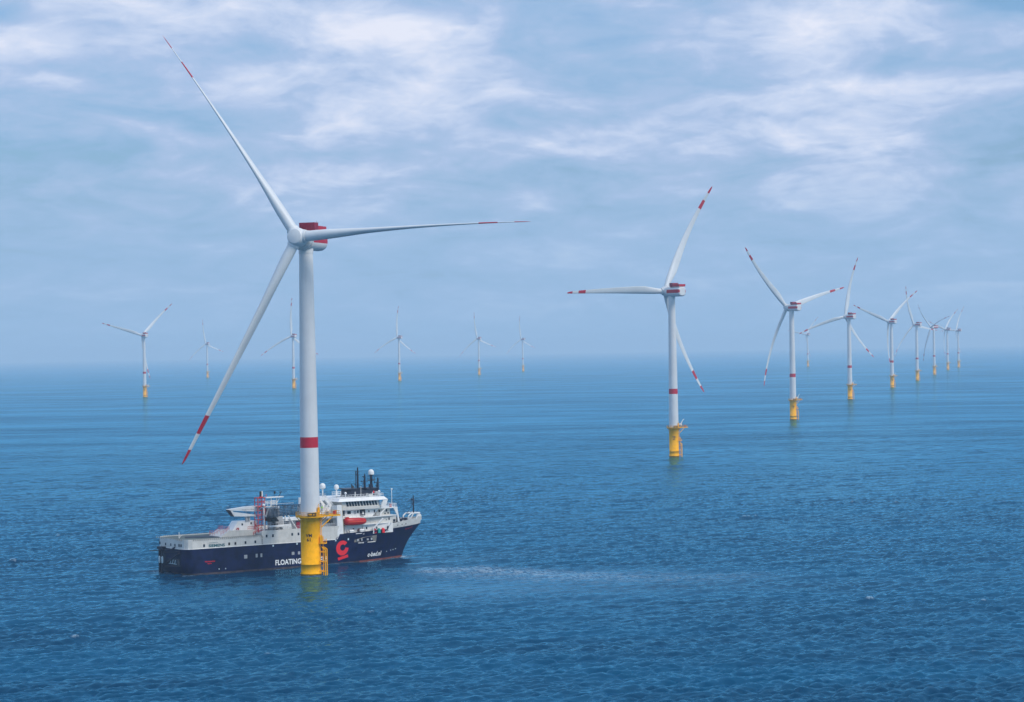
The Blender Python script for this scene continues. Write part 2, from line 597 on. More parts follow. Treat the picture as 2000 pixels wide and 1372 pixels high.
def build_haze():
    mb = MB()
    mb.box(-41000, 41000, -41000, 41000, -6.0, 195.0)
    m = bpy.data.materials.new('haze_air')
    m.use_nodes = True
    T = m.node_tree
    T.nodes.clear()
    pv = node(T, 'ShaderNodeVolumePrincipled')
    pv.inputs['Color'].default_value = (*HAZE_COLOR, 1)
    pv.inputs['Density'].default_value = HAZE_DENSITY
    pv.inputs['Anisotropy'].default_value = 0.0
    out = node(T, 'ShaderNodeOutputMaterial')
    T.links.new(pv.outputs[0], out.inputs['Volume'])
    o = mb.build('haze', m)
    tag(o, 'pale blue sea haze over the whole wind farm', 'haze', kind='stuff')


build_haze()


# ------------------------------------------------------------------ lettering
def text_mesh(body, height, width=None, bold=0.0, spacing=1.0, shear=0.0, line=1.0):
    """flat letters in the x (right), z (up) plane, centred; returns (verts, faces)"""
    cu = bpy.data.curves.new('letters', 'FONT')
    cu.body = body
    cu.align_x = 'CENTER'
    cu.align_y = 'CENTER'
    cu.size = 1.0
    cu.offset = bold
    cu.space_character = spacing
    cu.space_line = line
    cu.shear = shear
    cu.resolution_u = 3
    ob = bpy.data.objects.new('letters', cu)
    col.objects.link(ob)
    dg = bpy.context.evaluated_depsgraph_get()
    dg.update()
    me = bpy.data.meshes.new_from_object(ob.evaluated_get(dg))
    v = np.array([p.co[:] for p in me.vertices])
    f = [tuple(p.vertices) for p in me.polygons]
    bpy.data.objects.remove(ob)
    bpy.data.curves.remove(cu)
    bpy.data.meshes.remove(me)
    lo, hi = v.min(0), v.max(0)
    v -= (lo + hi) / 2
    sy = height / (hi[1] - lo[1])
    sx = (width / (hi[0] - lo[0])) if width else sy
    return [(x * sx, y * sy) for x, y, _ in v], f


# ------------------------------------------------------------------ wind turbines
HUB_Z = 104.4
OVERHANG = 6.5
FACE = R(-96)          # direction the foundation lettering faces (towards the camera side)


def blade_mesh(pitch_deg, R_tip=77.0, bend=None, sag=0.0):
    rs = np.array([0.022, 0.05, 0.08, 0.12, 0.16, 0.20, 0.25, 0.30, 0.36, 0.43, 0.50, 0.57, 0.64, 0.70, 0.75, 0.785,
                   0.7851, 0.83, 0.865, 0.8651, 0.90, 0.93, 0.9349, 0.935, 0.96, 0.98, 0.993, 1.0])
    chord = np.interp(rs, [0, 0.05, 0.12, 0.20, 0.30, 0.50, 0.70, 0.85, 0.95, 0.985, 1.0], [3.3, 3.3, 4.4, 5.4, 5.1, 3.9, 2.8, 2.0, 1.45, 1.0, 0.25])
    thick = np.interp(rs, [0, 0.05, 0.12, 0.20, 0.30, 0.50, 0.8, 1.0], [1.0, 1.0, 0.72, 0.46, 0.33, 0.25, 0.19, 0.16])
    twist = np.interp(rs, [0, 0.12, 0.2, 0.35, 0.55, 0.8, 1.0], [15, 15, 12.5, 8, 4, 1, -0.5])
    blend = np.interp(rs, [0.04, 0.2], [0, 1])
    n = 20
    rings = []
    for r, c, t, tw, bl in zip(rs, chord, thick, twist, blend):
        beta = R(pitch_deg + tw)
        le = Vector((math.sin(beta), math.cos(beta), 0))
        nn = Vector((math.cos(beta), -math.sin(beta), 0))
        off = bend(r) if bend else 0.0
        sg = sag * (r ** 2.2)
        ring = []
        for k in range(n):
            a = 2 * math.pi * k / n
            xc = 0.5 * (1 + math.cos(a))          # 1 = leading edge side measured from trailing edge
            # ellipse to aerofoil
            ex, ey = 0.5 * math.cos(a), 0.5 * math.sin(a)
            u = 1 - xc
            yt = 5 * (0.2969 * math.sqrt(max(u, 0)) - 0.126 * u - 0.3516 * u * u + 0.2843 * u ** 3 - 0.1015 * u ** 4)
            af = (0.68 - 1 + xc - 0.0, yt * (1 if a < math.pi else -1))
            px = (1 - bl) * ex + bl * (xc - 0.68)
            py = (1 - bl) * ey + bl * yt * (1 if math.sin(a) >= 0 else -1)
            ring.append(le * (px * c) + nn * (py * t * c) + Vector((off, sg, r * R_tip)))
        rings.append(ring)
    mb = MB()
    for i in range(len(rs) - 1):
        mid = (rs[i] + rs[i + 1]) / 2
        red = 0.785 <= mid <= 0.865 or mid >= 0.935
        o = len(mb.v)
        mb.add(rings[i] + rings[i + 1], [(k, (k + 1) % n, n + (k + 1) % n, n + k) for k in range(n)], 1 if red else 0, True)
    mb.add(rings[0], [tuple(range(n - 1, -1, -1))], 0)
    mb.add(rings[-1], [tuple(range(n))], 1)
    me = mb.mesh('blade', [M_BLADE, M_RED])
    return me


def weld(me, d=1e-4):
    import bmesh
    bm = bmesh.new()
    bm.from_mesh(me)
    bmesh.ops.remove_doubles(bm, verts=bm.verts, dist=d)
    bmesh.ops.recalc_face_normals(bm, faces=bm.faces)
    bm.to_mesh(me)
    bm.free()
    return me


def tower_mesh():
    mb = MB()
    z0, z1 = 18.7, 101.2
    rad = lambda z: 3.0 - 0.85 * ((z - z0) / (z1 - z0)) ** 1.15
    zs = [18.7, 22, 30, 39.8, 39.8, 43.1, 43.1, 50, 58, 66, 74, 82, 90, 96, 101.2]
    prof = []
    for i, z in enumerate(zs):
        prof.append((rad(z), z, 1 if i == 4 else 0))
    mb.lathe(prof, n=40)
    return weld(mb.mesh('tower', [M_TOWER, M_RED]))


def foundation_mesh():
    mb = MB()
    mb.lathe([(3.25, -4, 1), (3.25, 0.55, 1), (3.36, 0.6, 0), (3.36, 0.85, 0), (3.12, 0.95, 0), (3.10, 3.5, 0), (3.20, 3.52, 0), (3.20, 3.68, 0), (3.07, 3.7, 0),
              (3.07, 17.6, 0), (3.3, 17.75, 0), (3.3, 18.1, 0), (2.9, 18.15, 0)], n=40)
    return weld(mb.mesh('transition_piece', [M_YELLOW, mat('splash_zone', (0.50, 0.25, 0.01, 1), 0.6, var=0.5, scale=0.9)]))


EXT = R(32)            # direction of the laydown extension of the work platform


def plat_outline():
    pts = []
    ca, sa = math.cos(EXT), math.sin(EXT)
    half = 2.3
    r = 4.6
    a0 = math.asin(half / r)
    for k in range(25):
        a = EXT + a0 + (2 * math.pi - 2 * a0) * k / 24
        pts.append((r * math.cos(a), r * math.sin(a)))
    for u, v in ((9.4, -half), (9.4, half)):
        pts.append((u * ca - v * sa, u * sa + v * ca))
    return pts


def platform_meshes():
    out = plat_outline()
    mb = MB()
    mb.prism_xy(out, 18.25, 18.6)
    # brackets below
    for k in range(10):
        a = EXT + math.pi / 5 * k + 0.25
        mb.tube((3.05 * math.cos(a), 3.05 * math.sin(a), 16.9), (4.3 * math.cos(a), 4.3 * math.sin(a), 18.2), 0.13, n=5)
    for v in (-1.7, 1.7):
        ca, sa = math.cos(EXT), math.sin(EXT)
        mb.tube((3.0 * ca - v * sa, 3.0 * sa + v * ca, 15.0), (7.0 * ca - v * sa, 7.0 * sa + v * ca, 18.2), 0.16, n=6)
    plat = mb.mesh('work_platform', [M_YELLOW])
    rb = MB()
    n = len(out)
    for i in range(n):
        p, q = Vector((*out[i], 0)), Vector((*out[(i + 1) % n], 0))
        L = (q - p).length
        m = max(1, round(L / 1.3))
        for k in range(m):
            a = p.lerp(q, k / m) * 0.985
            rb.tube((a.x, a.y, 18.6), (a.x, a.y, 19.85), 0.05, n=4, mi=0)
        for z in (19.15, 19.85):
            rb.tube(p * 0.985 + Vector((0, 0, z)), q * 0.985 + Vector((0, 0, z)), 0.045, n=4)
        rb.tube(p * 0.985 + Vector((0, 0, 18.72)), q * 0.985 + Vector((0, 0, 18.72)), 0.09, n=4)
    # mesh infill panels of the laydown end
    rail = rb.mesh('railing', [M_YELLOWDK])
    return plat, rail


def crane_mesh():
    mb = MB()
    ca, sa = math.cos(EXT), math.sin(EXT)
    def P(u, v, z):
        return (u * ca - v * sa, u * sa + v * ca, z)
    mb.tube(P(6.6, 1.2, 18.6), P(6.6, 1.2, 20.9), 0.28, n=10, mi=0)
    mb.tube(P(6.0, 1.2, 20.5), P(8.4, 1.0, 23.6), 0.22, 0.16, n=8, mi=0)
    mb.tube(P(8.4, 1.0, 23.6), P(8.9, 1.0, 23.3), 0.16, 0.12, n=8, mi=0)
    mb.tube(P(6.9, 1.2, 19.6), P(7.4, 1.1, 22.2), 0.12, n=6, mi=0)
    mb.box(*(lambda c: (c[0] - .5, c[0] + .5, c[1] - .4, c[1] + .4, c[2], c[2] + .9))(P(5.7, 1.2, 20.1)), mi=0)
    return mb.mesh('davit_crane', [M_WHITE])


def cabinet_mesh():
    mb = MB()
    ca, sa = math.cos(R(-52)), math.sin(R(-52))
    c = (3.75 * ca, 3.75 * sa)
    mb.box(c[0] - .6, c[0] + .6, c[1] - .5, c[1] + .5, 18.6, 19.9)
    mb.box(c[0] + 0.15, c[0] + 0.85, c[1] + .6, c[1] + 1.2, 18.6, 21.3)
    mb.tube((c[0] + 0.5, c[1] + .9, 21.3), (c[0] + 0.5, c[1] + .9, 22.4), 0.09, n=5)
    ua, va = math.cos(EXT), math.sin(EXT)
    return mb.mesh('control_cabinet', [M_YELLOW])


def crate_meshes():
    ca, sa = math.cos(EXT), math.sin(EXT)
    out = []
    for u, v, a, b, h, m in ((5.2, -1.3, .5, .45, 1.0, M_GALV), (7.6, -1.4, .35, .3, 1.15, M_RED), (8.6, -0.4, .3, .4, 1.2, M_ORANGE)):
        c = (u * ca - v * sa, u * sa + v * ca)
        mb = MB()
        mb.box(c[0] - a, c[0] + a, c[1] - b, c[1] + b, 18.6, 18.6 + h)
        mb.box(c[0] - a - .04, c[0] + a + .04, c[1] - b - .04, c[1] + b + .04, 18.6 + h, 18.66 + h)
        out.append(mb.mesh('equipment_box', [m]))
    return out


def boat_landing_mesh():
    mb = MB()
    d = R(-12)
    ca, sa = math.cos(d), math.sin(d)
    def P(u, v, z):
        return (u * ca - v * sa, u * sa + v * ca, z)
    for v in (-0.95, 0.95):
        mb.tube(P(4.9, v, -3), P(4.9, v, 8.2), 0.2, n=8)
        mb.tube(P(4.9, v, 8.2), P(3.9, v, 8.8), 0.2, n=8)
        for z in (1.2, 4.2, 7.2):
            mb.tube(P(2.9, v, z + 0.3), P(4.9, v, z), 0.13, n=6)
    return mb.mesh('boat_landing', [M_YELLOW])


def ladder_mesh():
    mb = MB()
    d = R(-12)
    ca, sa = math.cos(d), math.sin(d)
    def P(u, v, z):
        return (u * ca - v * sa, u * sa + v * ca, z)
    for v in (-0.3, 0.3):
        mb.tube(P(4.0, v, -2), P(4.0, v, 12.2), 0.07, n=5)
        mb.tube(P(3.35, v + 0.5, 10.2), P(3.35, v + 0.5, 18.4), 0.06, n=5)
    for k in range(40):
        z = -1 + k * 0.33
        mb.tube(P(4.0, -0.3, z), P(4.0, 0.3, z), 0.035, n=4, caps=False)
    for k in range(24):
        z = 10.3 + k * 0.33
        mb.tube(P(3.35, 0.2, z), P(3.35, 0.8, z), 0.035, n=4, caps=False)
    for z in (3, 6, 9):
        mb.tube(P(3.0, 0, z), P(4.0, 0, z), 0.1, n=5)
    # rest platform
    v = [P(2.9, -1.2, 10.0), P(4.9, -1.2, 10.0), P(4.9, 1.2, 10.0), P(2.9, 1.2, 10.0)]
    mb.prism_xy([(p[0], p[1]) for p in v], 9.9, 10.15)
    for u, w in ((4.8, -1.1), (4.8, 1.1), (4.8, 0.4), (3.5, -1.1)):
        mb.tube(P(u, w, 10.1), P(u, w, 11.3), 0.06, n=4)
    mb.tube(P(4.8, -1.1, 11.3), P(4.8, 1.1, 11.3), 0.06, n=4)
    mb.tube(P(4.8, -1.1, 11.3), P(3.3, -1.1, 11.3), 0.06, n=4)
    mb.box(*(lambda c: (c[0] - .3, c[0] + .3, c[1] - .3, c[1] + .3, 10.1, 12.6))(P(3.75, -0.9, 0)))
    return mb.mesh('access_ladder', [M_YELLOW])


def lettering_mesh(body, z=12.0, h=2.35, r=3.07, ang=FACE, mi=M_BLACK):
    v, f = text_mesh(body, h, bold=0.03, line=0.92)
    mb = MB()
    mb.add([((r + 0.035) * math.cos(ang + x / r), (r + 0.035) * math.sin(ang + x / r), z + y) for x, y in v], f, 0)
    return mb.mesh('lettering', [mi])


def sign_parts(body):
    a = R(-79)
    r = 4.68
    w = 2.7
    mb = MB()
    c, s = math.cos(a), math.sin(a)
    def P(u, out, z):
        return (r * c + out * c - u * s, r * s + out * s + u * c, z)
    v = [P(u, o, z) for o in (-0.03, 0.04) for (u, z) in ((-w / 2, 18.75), (w / 2, 18.75), (w / 2, 19.75), (-w / 2, 19.75))]
    f = [(0, 3, 2, 1), (4, 5, 6, 7)] + [(i, (i + 1) % 4, 4 + (i + 1) % 4, 4 + i) for i in range(4)]
    mb.add(v, f)
    panel = mb.mesh('name_board', [M_BLACK])
    words = []
    for word, u in zip(body.split(), (-0.55, 0.7)):
        tv, tf = text_mesh(word, 0.62, bold=0.02)
        mt = MB()
        mt.add([P(u + x, 0.06, 19.25 + y) for x, y in tv], tf)
        words.append(mt.mesh('lettering', [M_YELLOW]))
    return panel, words


def nacelle_meshes():
    # local frame: +x upwind, z up, origin at tower axis and hub height
    zc = -0.1
    def section(x, sw, sh):
        pts = []
        half = [(0, 3.1), (1.3, 3.05), (2.3, 2.75), (2.95, 2.1), (3.15, 1.45), (3.2, 0.3), (3.18, -0.75), (3.0, -1.5), (2.45, -2.4), (1.5, -2.9), (0, -3.05)]
        for y, z in half:
            pts.append((x, -y * sw, zc + z * sh))
        for y, z in half[-2:0:-1]:
            pts.append((x, y * sw, zc + z * sh))
        return pts
    xs = [(-10.6, 0.72, 0.72), (-10.45, 0.86, 0.85), (-10.1, 0.95, 0.94), (-9.4, 1, 1), (-6, 1, 1), (-2, 1, 1), (1.2, 1, 1), (1.9, 0.98, 0.98)]
    rings = [section(*a) for a in xs]
    n = len(rings[0])
    mb = MB()
    for i in range(len(rings) - 1):
        for k in range(n):
            zz = (rings[3][k][2] + rings[3][(k + 1) % n][2]) / 2 - zc
            red = -0.8 < zz < 1.45 and abs(rings[3][k][1]) > 2.9 and i < 6
            mb.add([rings[i][k], rings[i][(k + 1) % n], rings[i + 1][(k + 1) % n], rings[i + 1][k]], [(0, 1, 2, 3)], 1 if red else 0, True)
    mb.add(rings[0], [tuple(range(n))], 0)
    mb.add(rings[-1], [tuple(range(n))], 0)
    # yaw bearing neck
    mb.lathe([(2.25, -4.2), (2.3, -2.9), (2.3, -2.0)], (0, 0, 0), 28, 0)
    nac = weld(mb.mesh('nacelle', [M_TOWER, M_RED]))
    gen = MB()
    ring = []
    for x, r in ((1.7, 2.9), (1.75, 3.25), (3.9, 3.25), (4.05, 2.9), (4.1, 2.4)):
        ring.append([(x, r * math.cos(2 * math.pi * k / 36), r * math.sin(2 * math.pi * k / 36)) for k in range(36)])
    gen.loft(ring)
    g = weld(gen.mesh('generator_ring', [M_TOWER]))
    c = MB()
    c.prism_xz([(-1.3, 2.95), (-3.9, 2.95), (-3.9, 5.5), (-0.9, 5.5), (-0.9, 4.6)], -2.6, 2.6, 0)
    for k in range(1, 6):
        y = -2.6 + 5.2 * k / 6
        c.tube((-0.84, y, 3.0), (-0.84, y, 5.5), 0.05, n=4, mi=0)
    cool = c.mesh('cooler', [M_DARKRED])
    h = MB()
    for y in (-2.55, 2.55):
        h.box(-10.3, -3.95, y - 0.05, y + 0.05, 3.15, 4.55, 0)
    h.box(-10.35, -10.25, -2.55, 2.55, 3.15, 4.55, 0)
    h.box(-10.4, -3.95, -2.7, 2.7, 2.98, 3.13, 1)
    heli = h.mesh('hoist_deck', [M_RED, M_TOWER])
    sm = MB()
    sm.tube((-4.4, 1.9, 3.1), (-4.4, 1.9, 6.2), 0.07, n=5)
    sm.tube((-4.4, 1.3, 5.6), (-4.4, 2.5, 5.6), 0.05, n=5)
    inst = sm.mesh('weather_mast', [M_LGREY])
    sm = MB()
    sm.sphere((-4.4, -1.9, 4.95), 0.35, 8)
    sm.tube((-4.4, -1.9, 3.1), (-4.4, -1.9, 4.7), 0.08, n=5)
    return nac, g, cool, heli, inst, sm.mesh('aviation_light', [M_LGREY])


def hub_mesh():
    # local: +x upwind, centre at rotor centre
    mb = MB()
    prof = [(-2.45, 2.2), (-2.4, 2.75), (-1.6, 2.95), (0.0, 3.0), (1.1, 2.85), (1.9, 2.55), (2.35, 2.3), (2.45, 2.1), (2.5, 0.01)]
    rings = [[(x, r * math.cos(2 * math.pi * k / 36), r * math.sin(2 * math.pi * k / 36)) for k in range(36)] for x, r in prof]
    mb.loft(rings, caps=False)
    for j in range(3):
        a = 2 * math.pi * j / 3
        d = Vector((0, math.sin(a), math.cos(a)))
        mb.tube(d * 1.6, d * 3.05, 2.05, 1.98, n=28)
        mb.tube(d * 3.05, d * 3.18, 1.82, 1.82, n=28)
    return mb.mesh('hub', [M_BLADE])


ME = dict(tower=tower_mesh(), tp=foundation_mesh(), crane=crane_mesh(), cab=cabinet_mesh(), crates=crate_meshes(),
          landing=boat_landing_mesh(), ladder=ladder_mesh(), hub=hub_mesh())
ME['plat'], ME['rail'] = platform_meshes()
ME['nac'], ME['gen'], ME['cool'], ME['heli'], ME['inst'], ME['avi'] = nacelle_meshes()
run_bend = lambda s: 18.0 * s - 15.65 * s ** 2.2
ME['blade'] = weld(blade_mesh(14.0, 77.0, run_bend))
park_bend = lambda s: 3.6 * s + 3.64 * s ** 2

TURBINES = [
    # X, Y, yaw, azimuth, number, label
    (T1_XY[0], T1_XY[1], 18.7, 326.7, '61', 'nearest and largest white wind turbine, yellow base marked VM 61 in front of the ship'),
    (101.6, 1458.0, 143.5, 331.2, '62', 'second largest wind turbine, one blade level and another passing behind its white tower'),
    (261.4, 2149.5, 144.2, 44.2, '63', 'third largest wind turbine, its lowest blade hanging almost straight down clear of the tower'),
    (426.5, 2913.0, 145.5, 346.5, '64', 'fourth wind turbine of the long row, one blade almost upright and bent at the tip'),
    (603.1, 3660.0, 148.1, 70.0, '65', 'fifth wind turbine of the long receding row, one blade hanging close along its tower'),
    (757.9, 4313.4, 137.8, 21.6, '66', 'sixth wind turbine of the long receding row, pale, standing just before the sunlit one'),
    (934.0, 5100.0, 67.2, 312.7, None, 'bright sunlit wind turbine of the long row, two blades crossing in front of its nacelle'),
    (1133.0, 5995.0, 134.5, 313.5, None, 'faint wind turbine just behind the sunlit one, last but one of the long row'),
    (1263.0, 6520.0, 133.1, 91.8, None, 'faintest and farthest wind turbine closing the long receding row'),
    (-624.5, 3911.7, 144.8, 74.2, '50', 'brightest of the distant wind turbines beyond the ship stern, two blades in a wide V'),
    (-438.3, 4615.0, 143.7, 0.3, '51', 'distant wind turbine half hidden behind the tower of the nearest turbine'),
    (-274.3, 5594.2, 135.3, 358.8, None, 'distant wind turbine with one upright blade, largest of three beyond the nearest tower'),
    (-96.0, 6650.0, 141.1, 10.6, None, 'larger one of the close pair of tiny distant wind turbines in mid sea'),
    (35.0, 7550.0, 134.4, 7.5, None, 'smaller one of the close pair of tiny distant wind turbines in mid sea'),
    (-944.6, 7138.9, 134.9, 10.9, None, 'barely visible ghostly wind turbine in haze behind the lowest blade of the nearest turbine'),
    (972.0, 7576.7, 147.6, 79.7, None, 'barely visible ghostly wind turbine in haze between the third and fourth largest turbines'),
]


def make_turbine(i, X, Y, yaw, az, num, label):
    t = empty('wind_turbine', (X, Y, 0))
    tag(t, label, 'wind turbine', 'wind turbines of the offshore farm')
    near = i < 2
    tp = link('transition_piece', ME['tp'], t)
    link('boat_landing', ME['landing'], t)
    link('access_ladder', ME['ladder'], t)
    if num and i < 5 or i == 9:
        link('lettering', lettering_mesh('VM\n' + num), tp)
    pl = link('work_platform', ME['plat'], t)
    link('railing', ME['rail'], pl)
    link('davit_crane', ME['crane'], pl)
    link('control_cabinet', ME['cab'], pl)
    if i < 3:
        for me in ME['crates']:
            link('equipment_box', me, pl)
        board, letters = sign_parts('VM ' + num)
        link('name_board', board, pl)
        for me in letters:
            link('lettering', me, pl)
    link('tower', ME['tower'], t)
    psi = R(yaw)
    n_h = Vector((-math.sin(psi), -math.cos(psi), 0))
    z = Vector((0, 0, 1))
    yv = z.cross(n_h)
    Mn = Matrix((n_h, yv, z)).transposed().to_4x4()
    Mn.translation = (0, 0, HUB_Z)
    nac = link('nacelle', ME['nac'], t)
    nac.matrix_local = Mn
    for nm, k in (('generator_ring', 'gen'), ('cooler', 'cool'), ('hoist_deck', 'heli'), ('weather_mast', 'inst'), ('aviation_light', 'avi')):
        link(nm, ME[k], nac)
    tilt = R(5.4 if i == 0 else 6.0)
    n = Vector((-math.sin(psi) * math.cos(tilt), -math.cos(psi) * math.cos(tilt), math.sin(tilt)))
    u = (z - n * z.dot(n)).normalized()
    rv = u.cross(n)
    Mr = Matrix((n, rv, u)).transposed().to_4x4()
    Mr.translation = Vector((0, 0, HUB_Z)) + n * OVERHANG
    hub = link('hub', ME['hub'], t)
    hub.matrix_local = Mr @ Matrix.Rotation(-R(az), 4, 'X')
    for k in range(3):
        a = R(az + 120 * k)
        if i == 0:
            me = weld(blade_mesh(80.0, 78.1, park_bend, 3.29 * math.sin(a)))
        else:
            me = ME['blade']
        b = link('blade', me, t)
        b.matrix_local = Mr @ Matrix.Rotation(-a, 4, 'X')
    return t


for i, row in enumerate(TURBINES):
    make_turbine(i, *row)

# ------------------------------------------------------------------ ship
B = 10.5


def xstem(z):
    return float(np.interp(z, [-2, 0, 2.5, 5.6, 8.2, 10.7, 13.5], [69.3, 70.0, 70.9, 72.8, 75.0, 77.5, 78.2]))


def hb(x, z):
    if x <= 28:
        return B
    t = min(1.0, (x - 28) / (xstem(z) - 28))
    p = float(np.interp(z, [0, 4, 8, 11, 13.5], [2.0, 2.5, 3.0, 3.5, 3.7]))
    return B * (1 - t ** p)


STERN = [(-16.0, 0.0), (-15.95, -3.5), (-15.7, -6.5), (-15.0, -8.8), (-14.2, -10.0), (-13.0, -10.5)]
XS = [-10, -6, -2, 2, 6, 10, 11.55, 11.75, 15, 20, 25, 28, 31, 34, 37, 38.6, 40.2, 43, 46, 49, 52, 55, 58, 60]
US = [0.0, 0.12, 0.24, 0.36, 0.48, 0.6, 0.7, 0.79, 0.87, 0.93, 0.975, 1.0]


def plan(k, z):
    if k < len(STERN):
        x, y = STERN[k]
        rake = max(0.0, 2.4 - z) * 0.55
        return x + rake * (1 if x < -13.5 else 0.6), y
    k -= len(STERN)
    if k < len(XS):
        return XS[k], -hb(XS[k], z)
    k -= len(XS)
    x = 60 + (xstem(z) - 60) * US[k + 1]
    return x, -hb(x, z)


NST = len(STERN) + len(XS) + len(US) - 1


def nomx(k):
    return plan(k, 10.5)[0]


def sheer(x):
    return float(np.interp(x, [-16, 38.6, 40.2, 60, 77.5], [8.2, 8.2, 10.0, 10.3, 10.9]))


def strip_top(x):
    return float(np.interp(x, [-16, 11.6, 11.7, 39.5], [11.2, 11.2, 12.55, 12.65]))


def skin(mb, k0, k1, zlo, zhi, rows, off=0.0, mi=0, matf=None, flare=0.0, matk=None, sides=(-1, 1)):
    """vertical hull plating between stations"""
    for side in sides:
        grid = []
        for k in range(k0, k1):
            colm = []
            a, b_ = zlo(nomx(k)), zhi(nomx(k))
            zs = rows(a, b_) if callable(rows) else [a + (b_ - a) * j / rows for j in range(rows + 1)]
            for j, z in enumerate(zs):
                x, y = plan(k, z)
                fl = flare * j / (len(zs) - 1)
                nx = -1 if k < 3 else 0
                yy = y - (off + fl) * (1 if k > 3 else 0.5)
                colm.append((x + nx * (off + fl), -side * yy * -1 * -1 if False else (yy if side < 0 else -yy), z))
            grid.append(colm)
        for i in range(len(grid) - 1):
            for j in range(len(grid[0]) - 1):
                q = [grid[i][j], grid[i + 1][j], grid[i + 1][j + 1], grid[i][j + 1]]
                if side > 0:
                    q = q[::-1]
                m = matf(j) if matf else mi
                m = matk(k0 + i, m) if matk else m
                mb.add(q, [(0, 1, 2, 3)], m, True)


ship = empty('support_vessel', (SHIP_O[0], SHIP_O[1], 0), SHIP_RZ)
tag(ship, 'long navy and white support ship lettered FLOATING HOTELS lying behind the nearest turbine', 'ship')


def add(name, mb, mats, parent=None):
    return mb.build(name, mats, parent or ship)


# hull
mb = MB()
skin(mb, 0, NST, lambda x: -2.0, sheer, lambda a, b: [-2.0, 0.0, 0.5] + [0.5 + (b - 0.5) * j / 7 for j in range(1, 8)],
     matf=lambda j: 1 if j < 2 else 0, matk=lambda k, m: 2 if m == 1 and nomx(k) < 48 else m)
hull = add('hull', mb, [M_NAVY, M_BOOT, mat('worn_waterline', (0.07, 0.05, 0.06, 1), 0.6, var=0.5, scale=0.5)])
weld(hull.data, 0.004)

# rubbing strake between navy and light plating
mb = MB()
for side in (-1, 1):
    for k in range(0, len(STERN) + 16):
        (x0, y0), (x1, y1) = plan(k, 8.2), plan(k + 1, 8.2)
        if nomx(k + 1) > 38.7:
            continue
        mb.tube((x0, (y0 - 0.04) * -side, 8.2), (x1, (y1 - 0.04) * -side, 8.2), 0.11, n=6)
add('rubbing_strake', mb, M_WHITE, hull)

# light plating aft and amidships with bulwark thickness
def band(k0, k1, zlo, zhi, name, m, thick=0.25, flare=0.0, sides=(-1, 1)):
    mb = MB()
    skin(mb, k0, k1, zlo, zhi, 3, 0.012, flare=flare, sides=sides)
    for side in sides:
        for k in range(k0, k1 - 1):
            z0, z1 = zhi(nomx(k)), zhi(nomx(k + 1))
            (x0, y0), (x1, y1) = plan(k, z0), plan(k + 1, z1)
            f = flare
            def pt(x, y, d, k=k):
                return (x + (d if k < 3 else 0), (y + d) * -side if False else (-(y + d) if side > 0 else (y + d)))
            a0 = pt(x0, y0 - 0.012 - f * (1 if k > 3 else .5), 0)
            a1 = pt(x1, y1 - 0.012 - f * (1 if k + 1 > 3 else .5), 0)
            b0, b1 = pt(x0, min(y0 + thick, 0), 0), pt(x1, min(y1 + thick, 0), 0)
            q = [(*a0, z0), (*a1, z1), (*b1, z1), (*b0, z0)]
            mb.add(q if side < 0 else q[::-1], [(0, 1, 2, 3)])
            q = [(*b0, z0), (*b1, z1), (*b1, z1 - 1.2), (*b0, z0 - 1.2)]
            mb.add(q if side < 0 else q[::-1], [(0, 1, 2, 3)])
    return add(name, mb, m)


ns = len(STERN)
k_1155 = ns + XS.index(11.55)
aft = band(0, k_1155 + 1, lambda x: 8.2, lambda x: 11.2, 'aft_plating', M_STRIP)
mid = band(k_1155 + 1, ns + XS.index(40.2) + 1, lambda x: min(sheer(x), 8.2) if x < 39 else sheer(x), lambda x: 12.6, 'midship_plating', M_STRIP, sides=(-1,))
band(k_1155 + 1, ns + XS.index(40.2) + 1, lambda x: min(sheer(x), 8.2) if x < 39 else sheer(x), lambda x: 12.6, 'midship_plating', M_STRIP, sides=(1,))
mb = MB()
for s in (-1, 1):
    mb.prism_xz([(11.55, 11.1), (11.75, 11.1), (11.75, 12.6), (11.55, 12.6)], s * 10.5 - 0.1, s * 10.5 + 0.1)
mb.prism_xz([(11.6, 11.02), (11.75, 11.02), (11.75, 11.9), (11.6, 11.9)], -10.2, 10.2)
add('deck_break', mb, M_STRIP, mid)
k60 = ns + XS.index(60)
bow = band(k60, NST, sheer, lambda x: float(np.interp(x, [60, 61.8, 77.5], [10.35, 12.1, 13.25])), 'bow_bulwark', M_STRIP)


def deck_poly(xa, xb, z, inset=0.2):
    pts = []
    ks = [k for k in range(NST) if xa - 0.3 <= nomx(k) <= xb + 0.3]
    for k in ks:
        x, y = plan(k, z)
        pts.append((x + (0.12 if k < 3 else 0), min(-0.02, y + inset)))
    return pts + [(x, -y) for x, y in pts[::-1]]


mb = MB()
mb.prism_xy(deck_poly(-16, 11.55, 10.98), 10.6, 11.0)
add('helideck', mb, M_DECK)
mb = MB()
mb.prism_xy(deck_poly(11.75, 40.2, 11.5), 11.2, 11.5)
mb.prism_xy(deck_poly(40.2, 61, 9.3), 9.0, 9.25)
mb.prism_xy(deck_poly(60, 77.5, 11.3, 0.3), 11.0, 11.25)
add('main_deck', mb, M_LGREY)
mb = MB()
mb.prism_xy([(-10.5, -0.5), (-3, -5.2), (3, -5.0), (4, -2.0), (-2, 3.6), (-9, 3.0)], 11.004, 11.14)
add('dark_deck_patch', mb, M_SLATE)  # thin dark blue sheet over the middle of the aft deck
